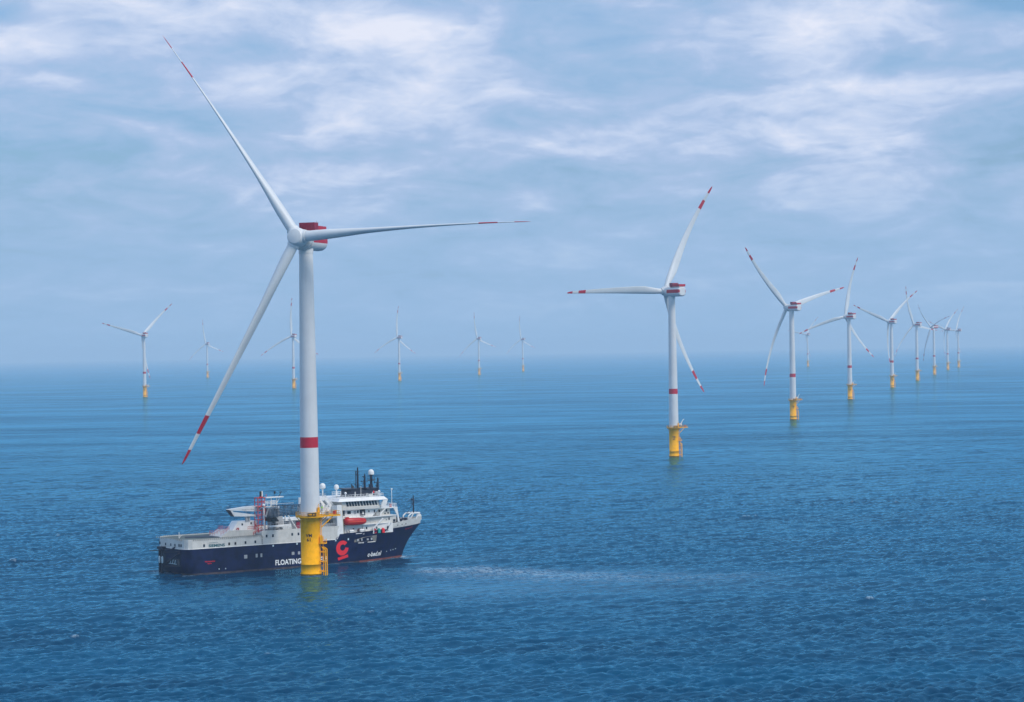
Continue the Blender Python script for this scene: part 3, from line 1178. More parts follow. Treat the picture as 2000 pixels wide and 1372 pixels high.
# toe rail stubs along the aft deck edge
mb = MB()
for k in range(34):
    x = -12.6 + k * 0.72
    for s in (-1, 1):
        mb.box(x, x + 0.22, s * 10.62 - 0.1, s * 10.62 + 0.1, 10.85, 11.32)
for k in range(15):
    y = -9 + k * 1.3
    mb.box(-16.0, -15.8, y, y + 0.22, 10.85, 11.3)
add('deck_edge_brackets', mb, M_GALV)
mb = MB()
mb.tube((-12.2, 0.5, 11), (-12.2, 0.5, 12.9), 0.14, 0.08, n=6)
mb.tube((-12.2, 0.5, 11), (-11.4, 0.2, 12.0), 0.08, n=5)
add('flagstaff', mb, M_WHITE)


def plate(x0, x1, z0, z1, y, name, m, parent, d=0.05, shear=0.0):
    """small panel lying on the starboard face y, standing proud of it"""
    mb = MB()
    mb.prism_xz([(x0 + shear, z0), (x1 + shear, z0), (x1, z1), (x0, z1)], y - d, y + 0.02)
    return mb.build(name, m, parent)


def hull_panel(x, z, w, h, name, m, parent, d=0.05):
    y = -hb(x, z)
    return plate(x - w / 2, x + w / 2, z - h / 2, z + h / 2, y, name, m, parent, d)


for x, z in ((-8.9, 8.95), (-0.1, 9.0), (2.1, 9.0), (5.7, 9.05), (9.2, 9.1)):
    hull_panel(x, z + 0.15, 0.62, 0.85, 'window', M_GLASS, aft)
for x in (13.3, 15.6, 22.6, 24.9):
    hull_panel(x, 10.85, 0.62, 0.85, 'window', M_GLASS, mid)
for y, z in ((8.9, 9.3), (7.4, 9.3), (2.4, 9.3), (-1.4, 9.3), (-4.2, 9.3), (-6.6, 9.35), (-7.5, 9.35)):
    xb = float(np.interp(-abs(y), [-8.8, -6.5, -3.5, 0], [-15.0, -15.7, -15.95, -16.0]))
    mb = MB()
    mb.box(xb - 0.09, xb + 0.05, y - 0.3, y + 0.3, z - 0.42, z + 0.42)
    mb.build('window', M_GLASS, aft)
for x, z, w, h in ((5.7, 4.7, 1.1, 1.15), (9.6, 4.8, 0.7, 1.15), (11.3, 4.8, 0.65, 1.15), (22.8, 4.7, 0.95, 0.95), (25.0, 4.7, 0.8, 0.95)):
    hull_panel(x, z, w, h, 'hull_window', M_LGREY, hull)
for x, z in ((15.6, 7.6), (24.3, 7.7), (38.7, 7.9), (43.6, 8.0)):
    hull_panel(x, z, 0.5, 0.6, 'deck_light', M_PALE, hull)
for x in (-3.8, -1.5):
    mb = MB()
    mb.sphere((x, -10.55, 1.4), 0.22, 8)
    mb.build('hull_light', M_PALE, hull)
for x, z in ((61.3, 2.6), (63.4, 2.85), (64.6, 2.9), (65.9, 3.1)):
    hull_panel(x, z, 0.28, 0.28, 'porthole', M_PALE, hull)
for x, z in ((64.5, 10.9), (66.6, 11.0), (68.6, 11.05)):
    hull_panel(x, z + 0.4, 0.35, 0.35, 'freeing_port', M_DARK, bow)
# mooring recess in the bow side
mb = MB()
yb = lambda x, z: -hb(x, z) - 0.05
v = [(46.0, yb(46, 7.3), 6.9), (55.2, yb(55.2, 6.6), 6.5), (55.2, yb(55.2, 8.6), 8.55), (49, yb(49, 8.1), 8.15), (46.0, yb(46, 7.6), 7.6)]
mb.add(v, [(0, 1, 2, 3, 4)])
mb.tube(v[0], v[1], 0.09, n=5)
mb.tube(v[1], v[2], 0.14, n=5)
mb.tube(v[2], v[3], 0.07, n=5)
add('mooring_recess', mb, M_GALV, hull)
mb = MB()
for x, w, h in ((47.3, .8, .6), (48.9, .4, .8), (51.4, .7, .6), (53.0, .5, .75)):
    mb.box(x - w / 2, x + w / 2, yb(x, 7.4) - 0.35, yb(x, 7.4), 7.15, 7.15 + h)
add('winch_gear', mb, M_LGREY, hull)
mb = MB()
for x0, x1 in ((47.6, 50.0), (51.6, 55.0)):
    mb.tube((x0, yb(x0, 6.5) - .05, 6.45), (x1, yb(x1, 6.4) - .05, 6.4), 0.11, n=5)
mb.tube((46.5, yb(46.5, 9.8), 9.6), (49, yb(49, 9.8), 9.62), 0.1, n=5)
mb.tube((59.3, yb(59.3, 9.9), 9.7), (62, yb(62, 9.9), 9.85), 0.1, n=5)
add('fender_bar', mb, M_LETTER, hull)


def hull_text(body, x, z, h, width, m, bold=0.02, shear=0.0, rise=0.0, name='lettering', spacing=1.0, parent=None):
    v, f = text_mesh(body, h, width, bold, spacing, shear)
    mb = MB()
    pts = []
    for a, b in v:
        X, Z = x + a, z + b + rise * a
        pts.append((X, -hb(X, Z) - 0.06, Z))
    mb.add(pts, f)
    return mb.build(name, m, parent or hull)


hull_text('FLOATING', 21.0, 2.1, 1.75, 9.4, M_LETTER, 0.03)
hull_text('HOTELS', 31.9, 2.1, 1.75, 7.4, M_LETTER, 0.03)
hull_text('SIEMENS', -4.5, 8.95, 0.95, 5.7, M_TEAL, 0.035, parent=aft)
hull_text('CHARTERED BY', -5.6, 9.85, 0.28, 3.2, M_TEAL, 0.0, parent=aft)
hull_text('c-bed.nl', 55.5, 2.25, 1.55, 6.4, M_LETTER, 0.035, 0.15)
hull_text('WIND INNOVATION', -7.0, 4.0, 0.38, 3.5, M_LOGO, 0.02)
hull_text('LIMASSOL', -7.1, 3.35, 0.3, 1.5, M_LOGO, 0.02)
hull_text('WIND INNOVATION', 70.8, 9.75, 0.5, 4.0, M_RED, 0.02, 0.2, 0.09)
# company mark: thick open ring above a slanted bar
mb = MB()
cx, cz, ro, ri = 41.35, 5.25, 2.45, 1.02
pts_o, pts_i = [], []
a0, a1 = R(42), R(360 - 2)
n = 40
for k in range(n + 1):
    a = a0 + (a1 - a0) * k / n
    pts_o.append((cx + ro * math.cos(a), cz + ro * math.sin(a)))
    pts_i.append((cx + ri * math.cos(a) + 0.1, cz + ri * math.sin(a) + 0.15))
def hp(p):
    return (p[0], -hb(*p) - 0.06, p[1])
for k in range(n):
    mb.add([hp(pts_o[k]), hp(pts_i[k]), hp(pts_i[k + 1]), hp(pts_o[k + 1])], [(0, 1, 2, 3)])
mb.add([hp(p) for p in ((39.9, 1.25), (39.55, 2.15), (43.6, 3.0), (43.9, 2.1))], [(0, 3, 2, 1)])
add('company_mark', mb, M_LOGO, hull)

# stern frame (boat landing of the ship)
mb = MB()
for y in (4.6, 2.9):
    mb.tube((-17.1, y, 8.3), (-17.1, y, -2), 0.42, n=8)
mb.box(-17.6, -16.0, 2.2, 5.4, 7.6, 8.5)
mb.tube((-17.1, 2.5, 6.6), (-16.4, -8.0, 7.5), 0.16, n=6)
mb.tube((-17.1, 2.4, 2.4), (-16.2, -7.6, 7.0), 0.17, n=6)
mb.tube((-17.1, 2.4, 2.3), (-16.2, -8.4, 3.0), 0.17, n=6)
mb.tube((-17.1, 11.8, 6.6), (-17.1, -4.6, 8.2), 0.2, n=6)
mb.tube((-17.1, -4.6, 8.2), (-16.4, -5.2, 8.7), 0.3, n=6)
add('stern_frame', mb, M_DARK)
for y in (3.75, 1.7):
    mb = MB()
    mb.lathe([(0.02, 3.3), (0.26, 3.4), (0.32, 3.9), (0.32, 5.1), (0.2, 5.5), (0.02, 5.55)], (-17.55, y, 0), 10)
    mb.build('fender', M_PALE, ship)
mb = MB()
mb.box(-16.3, -15.6, -6.8, 0.8, 3.2, 5.0)
stern_box = add('stern_recess_shade', mb, M_SLATE)  # solid dark block, its colour stands in for shade inside the transom recess
mb = MB()
mb.box(-16.45, -16.3, -6.0, -0.6, 3.35, 3.5)
for y in (-4.8, -3.2, -1.6):
    mb.tube((-16.4, y, 3.4), (-16.4, y - 0.5, 4.7), 0.1, n=5)
mb.build('guard_rail', M_PALE, stern_box)

# ---------------- aft deck structures
mb = MB()
mb.prism_xz([(-0.9, 11.0), (2.3, 12.95), (12.6, 12.6), (13.6, 11.5), (13.6, 11.0)], -6.2, 2.2)
plinth = add('raised_deck', mb, M_STRIP)


def railing(pts, h, name, m, parent, r=0.045, step=1.2, rails=(0.5, 1.0)):
    mb = MB()
    for p, q in zip(pts[:-1], pts[1:]):
        p, q = Vector(p), Vector(q)
        k = max(1, round((q - p).length / step))
        for i in range(k + 1):
            a = p.lerp(q, i / k)
            mb.tube(a, a + Vector((0, 0, h)), r, n=4, caps=False)
        for f in rails:
            mb.tube(p + Vector((0, 0, h * f)), q + Vector((0, 0, h * f)), r, n=4, caps=False)
    return mb.build(name, m, parent)


railing([(-0.6, -5.8, 11.4), (2.4, -5.8, 13.0), (2.4, 2.0, 13.0)], 1.15, 'railing', M_PINKRED, plinth)
railing([(-0.8, 1.9, 11.3), (-0.8, -1.5, 11.3), (2.3, -1.5, 12.9)], 1.4, 'railing', M_PINKRED, plinth, 0.06)
railing([(9.0, -6.0, 12.7), (12.6, -6.0, 12.6)], 1.15, 'railing', M_PINKRED, plinth, 0.06, 0.7)
railing([(10.8, -6.3, 11.0), (13.4, -6.3, 12.6)], 1.0, 'stair_rail', M_PINKRED, plinth, 0.07, 0.8)

mb = MB()
mb.prism_xz([(4.4, 12.7), (6.5, 15.5), (13.2, 15.45), (13.6, 12.5)], -4.0, 0.4)
cabin = add('control_cabin', mb, M_WHITE)
plate(7.75, 8.25, 14.2, 14.85, -4.0, 'window', M_GLASS, cabin)
plate(10.95, 11.45, 14.4, 15.05, -4.0, 'window', M_GLASS, cabin)
mb = MB()
mb.lathe([(0.45, -0.12), (0.45, 0.12), (0.28, 0.12), (0.28, -0.12), (0.45, -0.12)], (0, 0, 0), 14)
lb = mb.build('lifebuoy', M_RED, cabin)
lb.rotation_euler = (R(90), 0, 0)
lb.location = (6.3, -4.15, 13.1)

# white boom of the motion compensated gangway
mb = MB()
mb.prism_xz([(2.6, 19.55), (8.8, 20.15), (13.2, 20.3), (14.2, 19.6), (13.6, 18.5), (12.2, 18.55), (9.2, 18.75), (3.5, 19.25)], -5.0, -3.0)
mb.prism_xz([(3.3, 19.25), (4.5, 17.3), (4.9, 17.25), (4.6, 18.75), (4.0, 19.25)], -4.9, -3.1)
mb.prism_xz([(4.5, 17.3), (8, 17.1), (12.2, 17.0), (12.4, 17.5), (10.0, 17.85), (4.6, 18.75)], -4.9, -3.1)
mb.lathe([(0.02, -0.3), (0.45, -0.3), (0.45, 0.3), (0.02, 0.3)], (12.4, -4.0, 17.1), 12)
boom = add('gangway_boom', mb, M_WHITE)
mb = MB()
mb.prism_xz([(2.6, 19.45), (3.4, 19.2), (4.6, 17.3), (4.35, 17.25)], -5.02, -2.98)
mb.build('boom_nose', M_DARK, boom)
mb = MB()
mb.tube((9.9, -4, 15.4), (9.9, -4, 17.3), 0.3, n=8)
mb.box(9.2, 9.6, -4.4, -3.6, 15.45, 16.9)
mb.box(10.3, 10.7, -4.4, -3.6, 15.45, 16.9)
mb.tube((9.4, -4.2, 18.2), (9.2, -4.2, 20.4), 0.1, n=5)
mb.build('boom_rest', M_LGREY, boom)
v, f = text_mesh('NORTH SEA', 0.4, 4.2)
mb = MB()
mb.add([(9.6 + a, -5.03, 19.25 + b) for a, b in v], f)
mb.build('lettering', M_GREY, boom)

# red lattice access tower
mb = MB()
x0, x1, y0, y1 = 12.5, 15.0, -6.4, -4.2
for x in (x0, x1):
    for y in (y0, y1):
        mb.tube((x, y, 11.2), (x, y, 22.9), 0.15, n=5)
levels = [12.2, 14.0, 15.8, 17.3, 18.7, 20.1, 21.5, 22.9]
for i, z in enumerate(levels):
    for p, q in (((x0, y0), (x1, y0)), ((x0, y1), (x1, y1)), ((x0, y0), (x0, y1)), ((x1, y0), (x1, y1))):
        mb.tube((*p, z), (*q, z), 0.10, n=4)
    if i < len(levels) - 1:
        a, b = (x0, x1) if i % 2 else (x1, x0)
        mb.tube((a, y0, z), (b, y0, levels[i + 1]), 0.06, n=4)
        mb.tube((a, y1, z), (b, y1, levels[i + 1]), 0.06, n=4)
mb.box(12.4, 15.4, -6.6, -4.0, 19.95, 20.1)
mb.box(12.9, 15.2, -6.4, -4.2, 22.75, 22.95)
lat = add('lattice_tower', mb, M_PINKRED)
mb = MB()
mb.tube((13.95, -5.6, 22.6), (13.95, -5.6, 23.3), 0.55, 0.55, n=10, mi=1)
mb.box(13.7, 14.15, -5.9, -5.3, 23.3, 24.9, 0)
mb.box(14.25, 14.65, -5.8, -5.4, 23.2, 25.0, 2)
mb.box(13.8, 14.9, -5.7, -5.5, 23.0, 23.5, 0)
mb.build('lantern', [M_BLACK, M_RED, M_WHITE], lat)
mb = MB()
mb.tube((14.4, -6.8, 19.6), (14.6, -6.8, 11.6), 0.24, n=8)
add('white_post', mb, M_WHITE)

# gangway control platform
mb = MB()
mb.box(15.8, 22.1, -6.0, -4.2, 22.65, 22.95)
mb.tube((18.1, -5, 22.65), (18.1, -5, 19.9), 0.16, n=6)
mb.tube((20.1, -5, 22.65), (20.1, -5, 18.9), 0.16, n=6)
mb.tube((20.1, -5, 20.8), (21.2, -5, 22.5), 0.1, n=5)
mb.tube((15.2, -5, 22.2), (16.6, -5, 21.0), 0.1, n=5)
plat = add('upper_platform', mb, M_WHITE)
mb = MB()
mb.box(19.2, 19.65, -5.2, -4.8, 23.9, 24.7)
mb.tube((19.4, -5, 22.9), (19.4, -5, 24), 0.06, n=4)
mb.tube((20.9, -5, 22.95), (21.8, -5, 24.4), 0.12, n=5)
mb.tube((21.0, -5.1, 24.3), (22.0, -4.9, 24.4), 0.12, n=5)
mb.build('floodlight', M_BLACK, plat)
mb = MB()
mb.tube((16.1, -5.4, 22.9), (16.1, -5.4, 23.9), 0.1, n=5)
mb.build('rail_post', M_PINKRED, plat)
mb = MB()
mb.box(13.6, 19.0, -6.6, -3.8, 19.75, 19.95)
lowp = add('lower_platform', mb, M_STRIP)
railing([(15.0, -6.5, 19.95), (19.0, -6.5, 19.95), (19.0, -3.9, 19.95)], 1.75, 'railing', M_LETTER, lowp, 0.08, 0.9, (0.5, 0.75, 1.0))
mb = MB()
mb.sphere((14.3, -6.9, 20.5), 0.45, 10)
mb.build('searchlight', M_WHITE, lowp)

# gangway slewing machinery
mb = MB()
mb.box(15.6, 19.2, -8.6, -3.6, 17.0, 19.3, 0)
mb.box(16.4, 18.9, -8.2, -4.2, 16.2, 17.0, 0)
mb.tube((17.5, -6, 11.5), (17.5, -6, 16.3), 1.25, n=16, mi=0)
mb.prism_xz([(14.2, 16.9), (15.6, 19.6), (15.9, 19.5), (14.7, 16.8)], -8.0, -7.6, 1)
for k in range(8):
    x = 15.7 + k * 0.48
    mb.box(x, x + 0.14, -8.75, -8.55, 17.1 + 0.2 * (k % 3), 19.0 - 0.25 * (k % 2), 1)
for k in range(4):
    mb.tube((15.6, -8.7, 17.3 + k * 0.55), (19.2, -8.7, 17.3 + k * 0.55), 0.08, n=5, mi=1)
for (x, z) in ((16.2, 19.4), (17.1, 19.55), (18.2, 19.4), (18.8, 19.5)):
    mb.box(x - .3, x + .3, -8.2, -7.4, 19.2, z + .2, 1)
mach = add('gangway_machinery', mb, [M_GREY, M_LGREY])
mb = MB()
mb.prism_xz([(15.6, 15.2), (15.6, 16.2), (17.6, 16.6), (18.6, 15.5), (18.6, 15.1)], -9.0, -5.0)
mb.prism_xz([(17.0, 14.0), (17.4, 14.9), (18.4, 14.4), (18.2, 13.8)], -9.0, -7.0)
mb.build('dark_opening', M_BLACK, mach)  # black blocks painting the shade of an opening under the machinery
mb = MB()
for a in range(7):
    x = 14.6 + a * 1.3
    mb.box(x, x + 0.8 + 0.3 * (a % 2), -8.6 + 0.3 * (a % 3), -7.2, 11.5, 12.8 + 0.45 * (a % 3), a % 2)
mb.box(18.3, 21.4, -6.5, -3.5, 11.5, 16.6, 1)
for a in range(6):
    mb.tube((15.2 + a * 1.6, -8.9, 11.5), (15.8 + a * 1.7, -8.9, 15.2 - 0.3 * (a % 2)), 0.07, n=4, mi=1)
add('deck_machinery', mb, [M_GREY, M_LGREY])
railing([(14.2, -9.0, 14.0), (24.5, -9.0, 14.2)], 1.0, 'railing', M_LGREY, mach, 0.05, 1.1)

# gangway truss reaching to the turbine
g0, g1 = Vector((17.2, -9.0, 16.9)), Vector((18.6, -35.2, 19.6))
mb = MB()
nb = 12
ax = (g1 - g0)
side_v = Vector((1, 0, 0)) * 1.0
h0, h1 = 3.4, 2.4
for s in (-1, 1):
    for k in range(nb):
        a, b = g0 + ax * (k / nb) + side_v * s, g0 + ax * ((k + 1) / nb) + side_v * s
        ha, hbb = h0 + (h1 - h0) * k / nb, h0 + (h1 - h0) * (k + 1) / nb
        za, zb = Vector((0, 0, ha)), Vector((0, 0, hbb))
        mb.tube(a, b, 0.11, n=5, mi=0)
        mb.tube(a + za, b + zb, 0.16, n=5, mi=0)
        mb.tube(a, a + za, 0.09, n=4, mi=1)
        if k % 2:
            mb.tube(a, b + zb, 0.08, n=4, mi=1)
        else:
            mb.tube(a + za, b, 0.08, n=4, mi=1)
        for q in (0.15, 0.3, 0.45, 0.6, 0.8):
            mb.tube(a + za * q, b + zb * q, 0.075, n=4, mi=0)
        c_ = (a + b) / 2
        mb.tube(c_, c_ + (za + zb) / 2, 0.07, n=4, mi=0)
for k in range(nb):
    a, b = g0 + ax * (k / nb), g0 + ax * ((k + 1) / nb)
    mb.add([a - side_v, a + side_v, b + side_v, b - side_v], [(0, 1, 2, 3)], 0)
    mb.add([p + Vector((0, 0, h0 + (h1 - h0) * kk)) for p, kk in ((a - side_v, k / nb), (a + side_v, k / nb), (b + side_v, (k + 1) / nb), (b - side_v, (k + 1) / nb))], [(0, 1, 2, 3)], 0)
gang = add('gangway', mb, [mat('gangway_steel', (0.10, 0.14, 0.19, 1), 0.5, 0.2, var=0.25), M_LGREY])
mb = MB()
mb.tube(g0 + Vector((-1, 0, 3.95)), g0 + ax * 0.5 + Vector((-1, 0, 3.55)), 0.1, n=5)
mb.tube(g0 + ax * .1 + Vector((-1, 0, 3.4)), g0 + ax * .1 + Vector((-1, 0, 4.6)), 0.08, n=4)
mb.build('hand_rail', M_LETTER, gang)
mb = MB()
mb.sphere(g0 + ax * 0.18 + Vector((-1.3, 0, 2.6)), 0.42, 8)
mb.build('lamp', M_LETTER, gang)

# white shelter and crane struts beside the gangway
mb = MB()
mb.box(21.7, 30.0, -6.0, 1.0, 14.95, 15.6)
for x in (21.9, 24.4, 29.6):
    mb.tube((x, -5.8, 11.5), (x, -5.8, 15.0), 0.2, n=6)
shel = add('deck_shelter', mb, M_WHITE)
mb = MB()
mb.box(24.8, 29.5, -5.0, 0.5, 11.5, 14.9)
mb.build('container_wall', M_GREY, shel)
mb = MB()
mb.box(27.1, 28.4, -5.2, -4.6, 12.0, 14.4)
mb.build('red_cabinet', M_DARKRED, shel)
mb = MB()
mb.tube((23.3, -6.4, 16.9), (26.9, -6.4, 11.7), 0.2, n=6)
mb.tube((22.3, -6.4, 17.0), (22.4, -6.4, 15.4), 0.24, n=6)
mb.build('crane_strut', M_WHITE, shel)
# white slim boat-shaped crane jib lying along the deck edge
mb = MB()
mb.prism_xz([(14.7, 14.0), (22.8, 14.15), (23.0, 12.6), (19.8, 12.5), (19.6, 13.35), (15.0, 13.45)], -9.6, -8.4)
add('stowed_jib', mb, M_WHITE)
railing([(12.2, -10.1, 12.6), (39.2, -10.1, 12.6)], 0.9, 'railing', M_LGREY, ship, 0.04, 1.5)

# ---------------- arch mast abaft the house
mb = MB()
for y in (-6.0, -1.5):
    mb.prism_xz([(30.2, 21.9), (37.4, 21.9), (40.4, 18.4), (39.2, 18.4), (37.9, 20.2), (37.0, 21.1), (30.2, 21.1)], y - 0.5, y + 0.5)
    mb.prism_xz([(30.2, 21.1), (31.6, 21.1), (31.6, 11.5), (30.4, 11.5)], y - 0.48, y + 0.48)
mb.box(31, 37.2, -5.4, -2.1, 21.5, 21.7)
arch = add('arch_mast', mb, M_WHITE)
railing([(31.0, -6.3, 21.9), (37.6, -6.3, 21.9), (37.6, -1.3, 21.9)], 1.1, 'railing', M_LGREY, arch, 0.05, 1.3)
mb = MB()
mb.tube((37.3, -6.6, 22.5), (40.6, -6.6, 18.8), 0.12, n=5)
for k in range(9):
    f = k / 8
    mb.tube((37.3 + 3.3 * f, -6.6, 22.5 - 3.7 * f), (37.3 + 3.3 * f, -5.6, 22.5 - 3.7 * f), 0.06, n=4)
mb.tube((37.3, -5.6, 22.5), (40.6, -5.6, 18.8), 0.12, n=5)
mb.build('inclined_ladder', M_LETTER, arch)


def radome(x, y, zb, r, base_z, m_post, name='radome', parent=None, basket=None, pr=0.22):
    mb = MB()
    mb.lathe([(0.02, 0), (r * 0.95, 0), (r, 0.1), (r, r * 0.75)] + [(max(0.01, r * math.cos(t)), r * 0.75 + r * math.sin(t)) for t in np.linspace(0.15, math.pi / 2, 7)], (x, y, zb), 20)
    o = mb.build(name, M_WHITE, parent or ship)
    mb = MB()
    mb.tube((x, y, base_z), (x, y, zb), pr, n=8)
    mb.lathe([(pr, -0.45), (r * 0.85, -0.06), (r * 0.85, 0.0)], (x, y, zb), 14)
    if basket:
        z, w = basket
        mb.tube((x, y, z - 0.1), (x, y, z + 0.05), w, n=12)
        for k in range(10):
            a = 2 * math.pi * k / 10
            b = 2 * math.pi * (k + 1) / 10
            p, q = (x + w * math.cos(a), y + w * math.sin(a)), (x + w * math.cos(b), y + w * math.sin(b))
            mb.tube((*p, z), (*p, z + 1.2), 0.045, n=4)
            for zz in (0.6, 1.2):
                mb.tube((*p, z + zz), (*q, z + zz), 0.045, n=4)
    mb.build('radome_post', m_post, o)
    return o


radome(37.7, -4, 24.75, 0.96, 21.7, M_LETTER)
radome(43.5, -3, 24.25, 0.82, 19.0, M_LETTER, basket=(22.1, 1.5))

# ---------------- accommodation block
mb = MB()
mb.prism_xz([(39.4, 8.3), (39.4, 12.4), (39.4, 19.4), (41.2, 19.4), (41.75, 10.2), (41.75, 9.9), (40.3, 9.9), (39.0, 8.3)], -10.45, -9.9)
mb.prism_xz([(39.4, 11.5), (39.4, 19.4), (41.2, 19.4), (41.7, 11.5)], 9.9, 10.45)
mb.box(39.42, 41.18, -9.9, 9.9, 11.4, 19.0)
wallb = add('side_house', mb, M_WHITE)
mb = MB()
mb.tube((41.22, -10.5, 19.4), (41.77, -10.5, 10.0), 0.07, n=4)
mb.build('edge_trim', mat('trim_yellow', (0.55, 0.45, 0.25, 1), 0.5), wallb)
mb = MB()
mb.box(34.0, 39.4, -6.8, 6.8, 11.5, 18.6)
aftH = add('aft_house', mb, M_WHITE)
mb = MB()
mb.box(34.2, 41.2, -9.6, -6.8, 15.2, 15.35)
mb.build('gallery', M_LGREY, aftH)
railing([(34.2, -9.5, 12.6), (39.3, -9.5, 12.6)], 2.5, 'cage_bars', M_LGREY, aftH, 0.06, 0.9, (0.3, 1.0))
for k, x in enumerate((37.9, 38.7)):
    mb = MB()
    mb.lathe([(0.25, -0.2), (0.6, -0.2), (0.6, 0.2), (0.25, 0.2), (0.25, -0.2)], (0, 0, 0), 14)
    o = mb.build('spare_tyre', M_TYRE, aftH)
    o.rotation_euler = (R(90), 0, 0)
    o.location = (x, -7.2, 14.0)

mb = MB()
mb.box(41.75, 62.0, -8.0, 8.0, 9.2, 12.3)
l1 = add('main_deck_house', mb, M_WHITE)
mb = MB()
mb.box(41.78, 63.6, -7.5, 7.5, 12.5, 14.65)
l2 = add('lower_house', mb, M_STRIP)
mb = MB()
mb.prism_xz([(41.8, 14.85), (54.4, 14.85), (57.2, 17.45), (41.8, 17.45)], -7.5, 7.5)
l3 = add('upper_house', mb, M_WHITE)
mb = MB()
mb.prism_xy([(47.6, -8.2), (49.3, -9.5), (61.8, -7.9), (61.8, 7.9), (49.3, 9.5), (47.6, 8.2)], 12.3, 12.5)
add('boat_deck', mb, M_WHITE)
mb = MB()
mb.prism_xy([(41.8, -9.0), (51.5, -9.6), (64.0, -7.6), (64.0, 7.6), (51.5, 9.6), (41.8, 9.0)], 14.65, 14.85)
dk2 = add('promenade_deck', mb, M_WHITE)
railing([(42.0, -8.9, 14.85), (51.4, -9.4, 14.85), (57.5, -8.5, 14.85)], 1.05, 'railing', M_LETTER, dk2, 0.04, 1.4)
for x0, x1, z0, z1, nm, m in ((42.6, 43.9, 15.5, 17.3, 'doorway', M_DARK), (44.9, 46.2, 16.0, 17.0, 'window', M_GLASS), (49.6, 51.7, 15.2, 17.3, 'doorway', M_DARK),
                              (48.6, 49.2, 16.1, 17.1, 'window', M_GLASS), (52.9, 53.35, 16.2, 16.8, 'window', M_GLASS), (55.0, 55.5, 16.0, 16.9, 'window', M_GLASS),
                              (47.3, 48.3, 15.8, 17.0, 'window', M_LGREY)):
    plate(x0, x1, z0, z1, -7.5, nm, m, l3, 0.04)  # doorways: flat dark panels, shade of the openings put into the colour
for x0, x1, z0, z1, nm, m in ((60.6, 61.1, 13.3, 14.1, 'window', M_GLASS), (62.4, 63.3, 12.6, 13.4, 'doorway', M_DARK), (59.6, 60.0, 13.2, 13.6, 'vent', M_GREY), (51.4, 51.46, 12.5, 14.6, 'panel_seam', M_LGREY), (53.6, 53.66, 12.5, 14.6, 'panel_seam', M_LGREY)):
    plate(x0, x1, z0, z1, -7.5, nm, m, l2, 0.04)  # doorway here too is a dark panel for the shaded opening
for x0, x1, z0, z1, nm, m in ((46.6, 47.1, 10.4, 11.3, 'window', M_GLASS), (51.6, 52.1, 10.7, 11.5, 'window', M_GLASS), (59.6, 60.3, 9.8, 11.4, 'doorway', M_DARK),
                              (55.5, 56.0, 10.6, 11.3, 'window', M_GLASS)):
    plate(x0, x1, z0, z1, -8.0, nm, m, l1, 0.04)  # the doorway's dark colour stands for shade inside it
mb = MB()
mb.lathe([(0.02, -0.35), (0.55, -0.35), (0.55, 0.35), (0.02, 0.35)], (0, 0, 0), 12)
o = mb.build('hose_reel', mat('rust_brown', (0.14, 0.06, 0.06, 1), 0.6), l1)
o.rotation_euler = (R(90), 0, 0)
o.location = (48.8, -8.3, 10.6)

# bridge
mb = MB()
mb.prism_xy([(42.4, -8.6), (56.2, -8.6), (58.0, -6.2), (58.0, 6.2), (56.2, 8.6), (42.4, 8.6)], 17.5, 20.25)
bridge = add('bridge', mb, M_STRIP)
mb = MB()
mb.prism_xy([(42.2, -9.0), (56.6, -9.0), (58.6, -6.4), (58.6, 6.4), (56.6, 9.0), (42.2, 9.0)], 17.45, 18.35)
mb.build('wing_apron', M_STRIP, bridge)
xs_w = [43.7, 44.75, 45.8, 46.85, 47.9, 49.1, 50.2, 51.3, 52.4, 53.5, 54.6]
for x in xs_w:
    plate(x, x + 0.78, 18.6, 20.05, -8.6, 'window', M_GLASS, bridge, 0.05, 0.45)
for k, (a, b) in enumerate(((0.06, 0.46), (0.54, 0.94))):
    p, q = Vector((56.2, -8.6, 0)), Vector((58.0, -6.2, 0))
    nrm = Vector((0.8, -0.6, 0)) * 0.06
    mb = MB()
    pa, pb = p.lerp(q, a) + nrm, p.lerp(q, b) + nrm
    mb.add([(pa.x, pa.y, 18.6), (pb.x, pb.y, 18.6), (pb.x, pb.y, 20.05), (pa.x, pa.y, 20.05)], [(0, 1, 2, 3)])
    mb.build('window', M_GLASS, bridge)
for k in range(8):
    y = -5.8 + k * 1.48
    mb = MB()
    mb.box(57.9, 58.06, y, y + 1.15, 18.6, 20.05)
    mb.build('window', M_GLASS, bridge)
mb = MB()
mb.frustum((40.3, 59.3, -9.7, 9.7), (41.4, 58.3, -8.8, 8.8), 20.3, 21.3)
roof = mb.build('roof', M_WHITE, bridge)
mb = MB()
mb.prism_xz([(57.2, 18.0), (58.4, 18.0), (59.35, 20.3), (57.6, 20.3), (56.6, 18.3)], -9.55, -9.15)
mb.build('wing_bracket', M_WHITE, bridge)
deck_rail = railing([(41.6, -8.6, 21.3), (58.2, -8.6, 21.3), (58.2, 8.6, 21.3)], 1.05, 'railing', M_LETTER, bridge, 0.05, 1.1)
mb = MB()
for x, h, r in ((48.0, 1.9, .2), (50.2, 3.6, .09), (52.5, 1.3, .12), (54.6, 1.6, .14), (57.0, 1.2, .3)):
    mb.tube((x, -7.5, 21.3), (x, -7.5, 21.3 + h), r, n=6)
mb.box(53.3, 54.6, -7.6, -6.6, 21.3, 22.1)
mb.build('deck_vents', M_STRIP, bridge)
for x, r in ((44.1, 0.42), (56.9, 0.45)):
    mb = MB()
    mb.tube((x, -7.9, 21.3), (x, -7.9, 22.6), 0.12, n=6)
    mb.sphere((x, -7.9, 22.95), r, 10)
    mb.build('satellite_dome', M_WHITE, bridge)

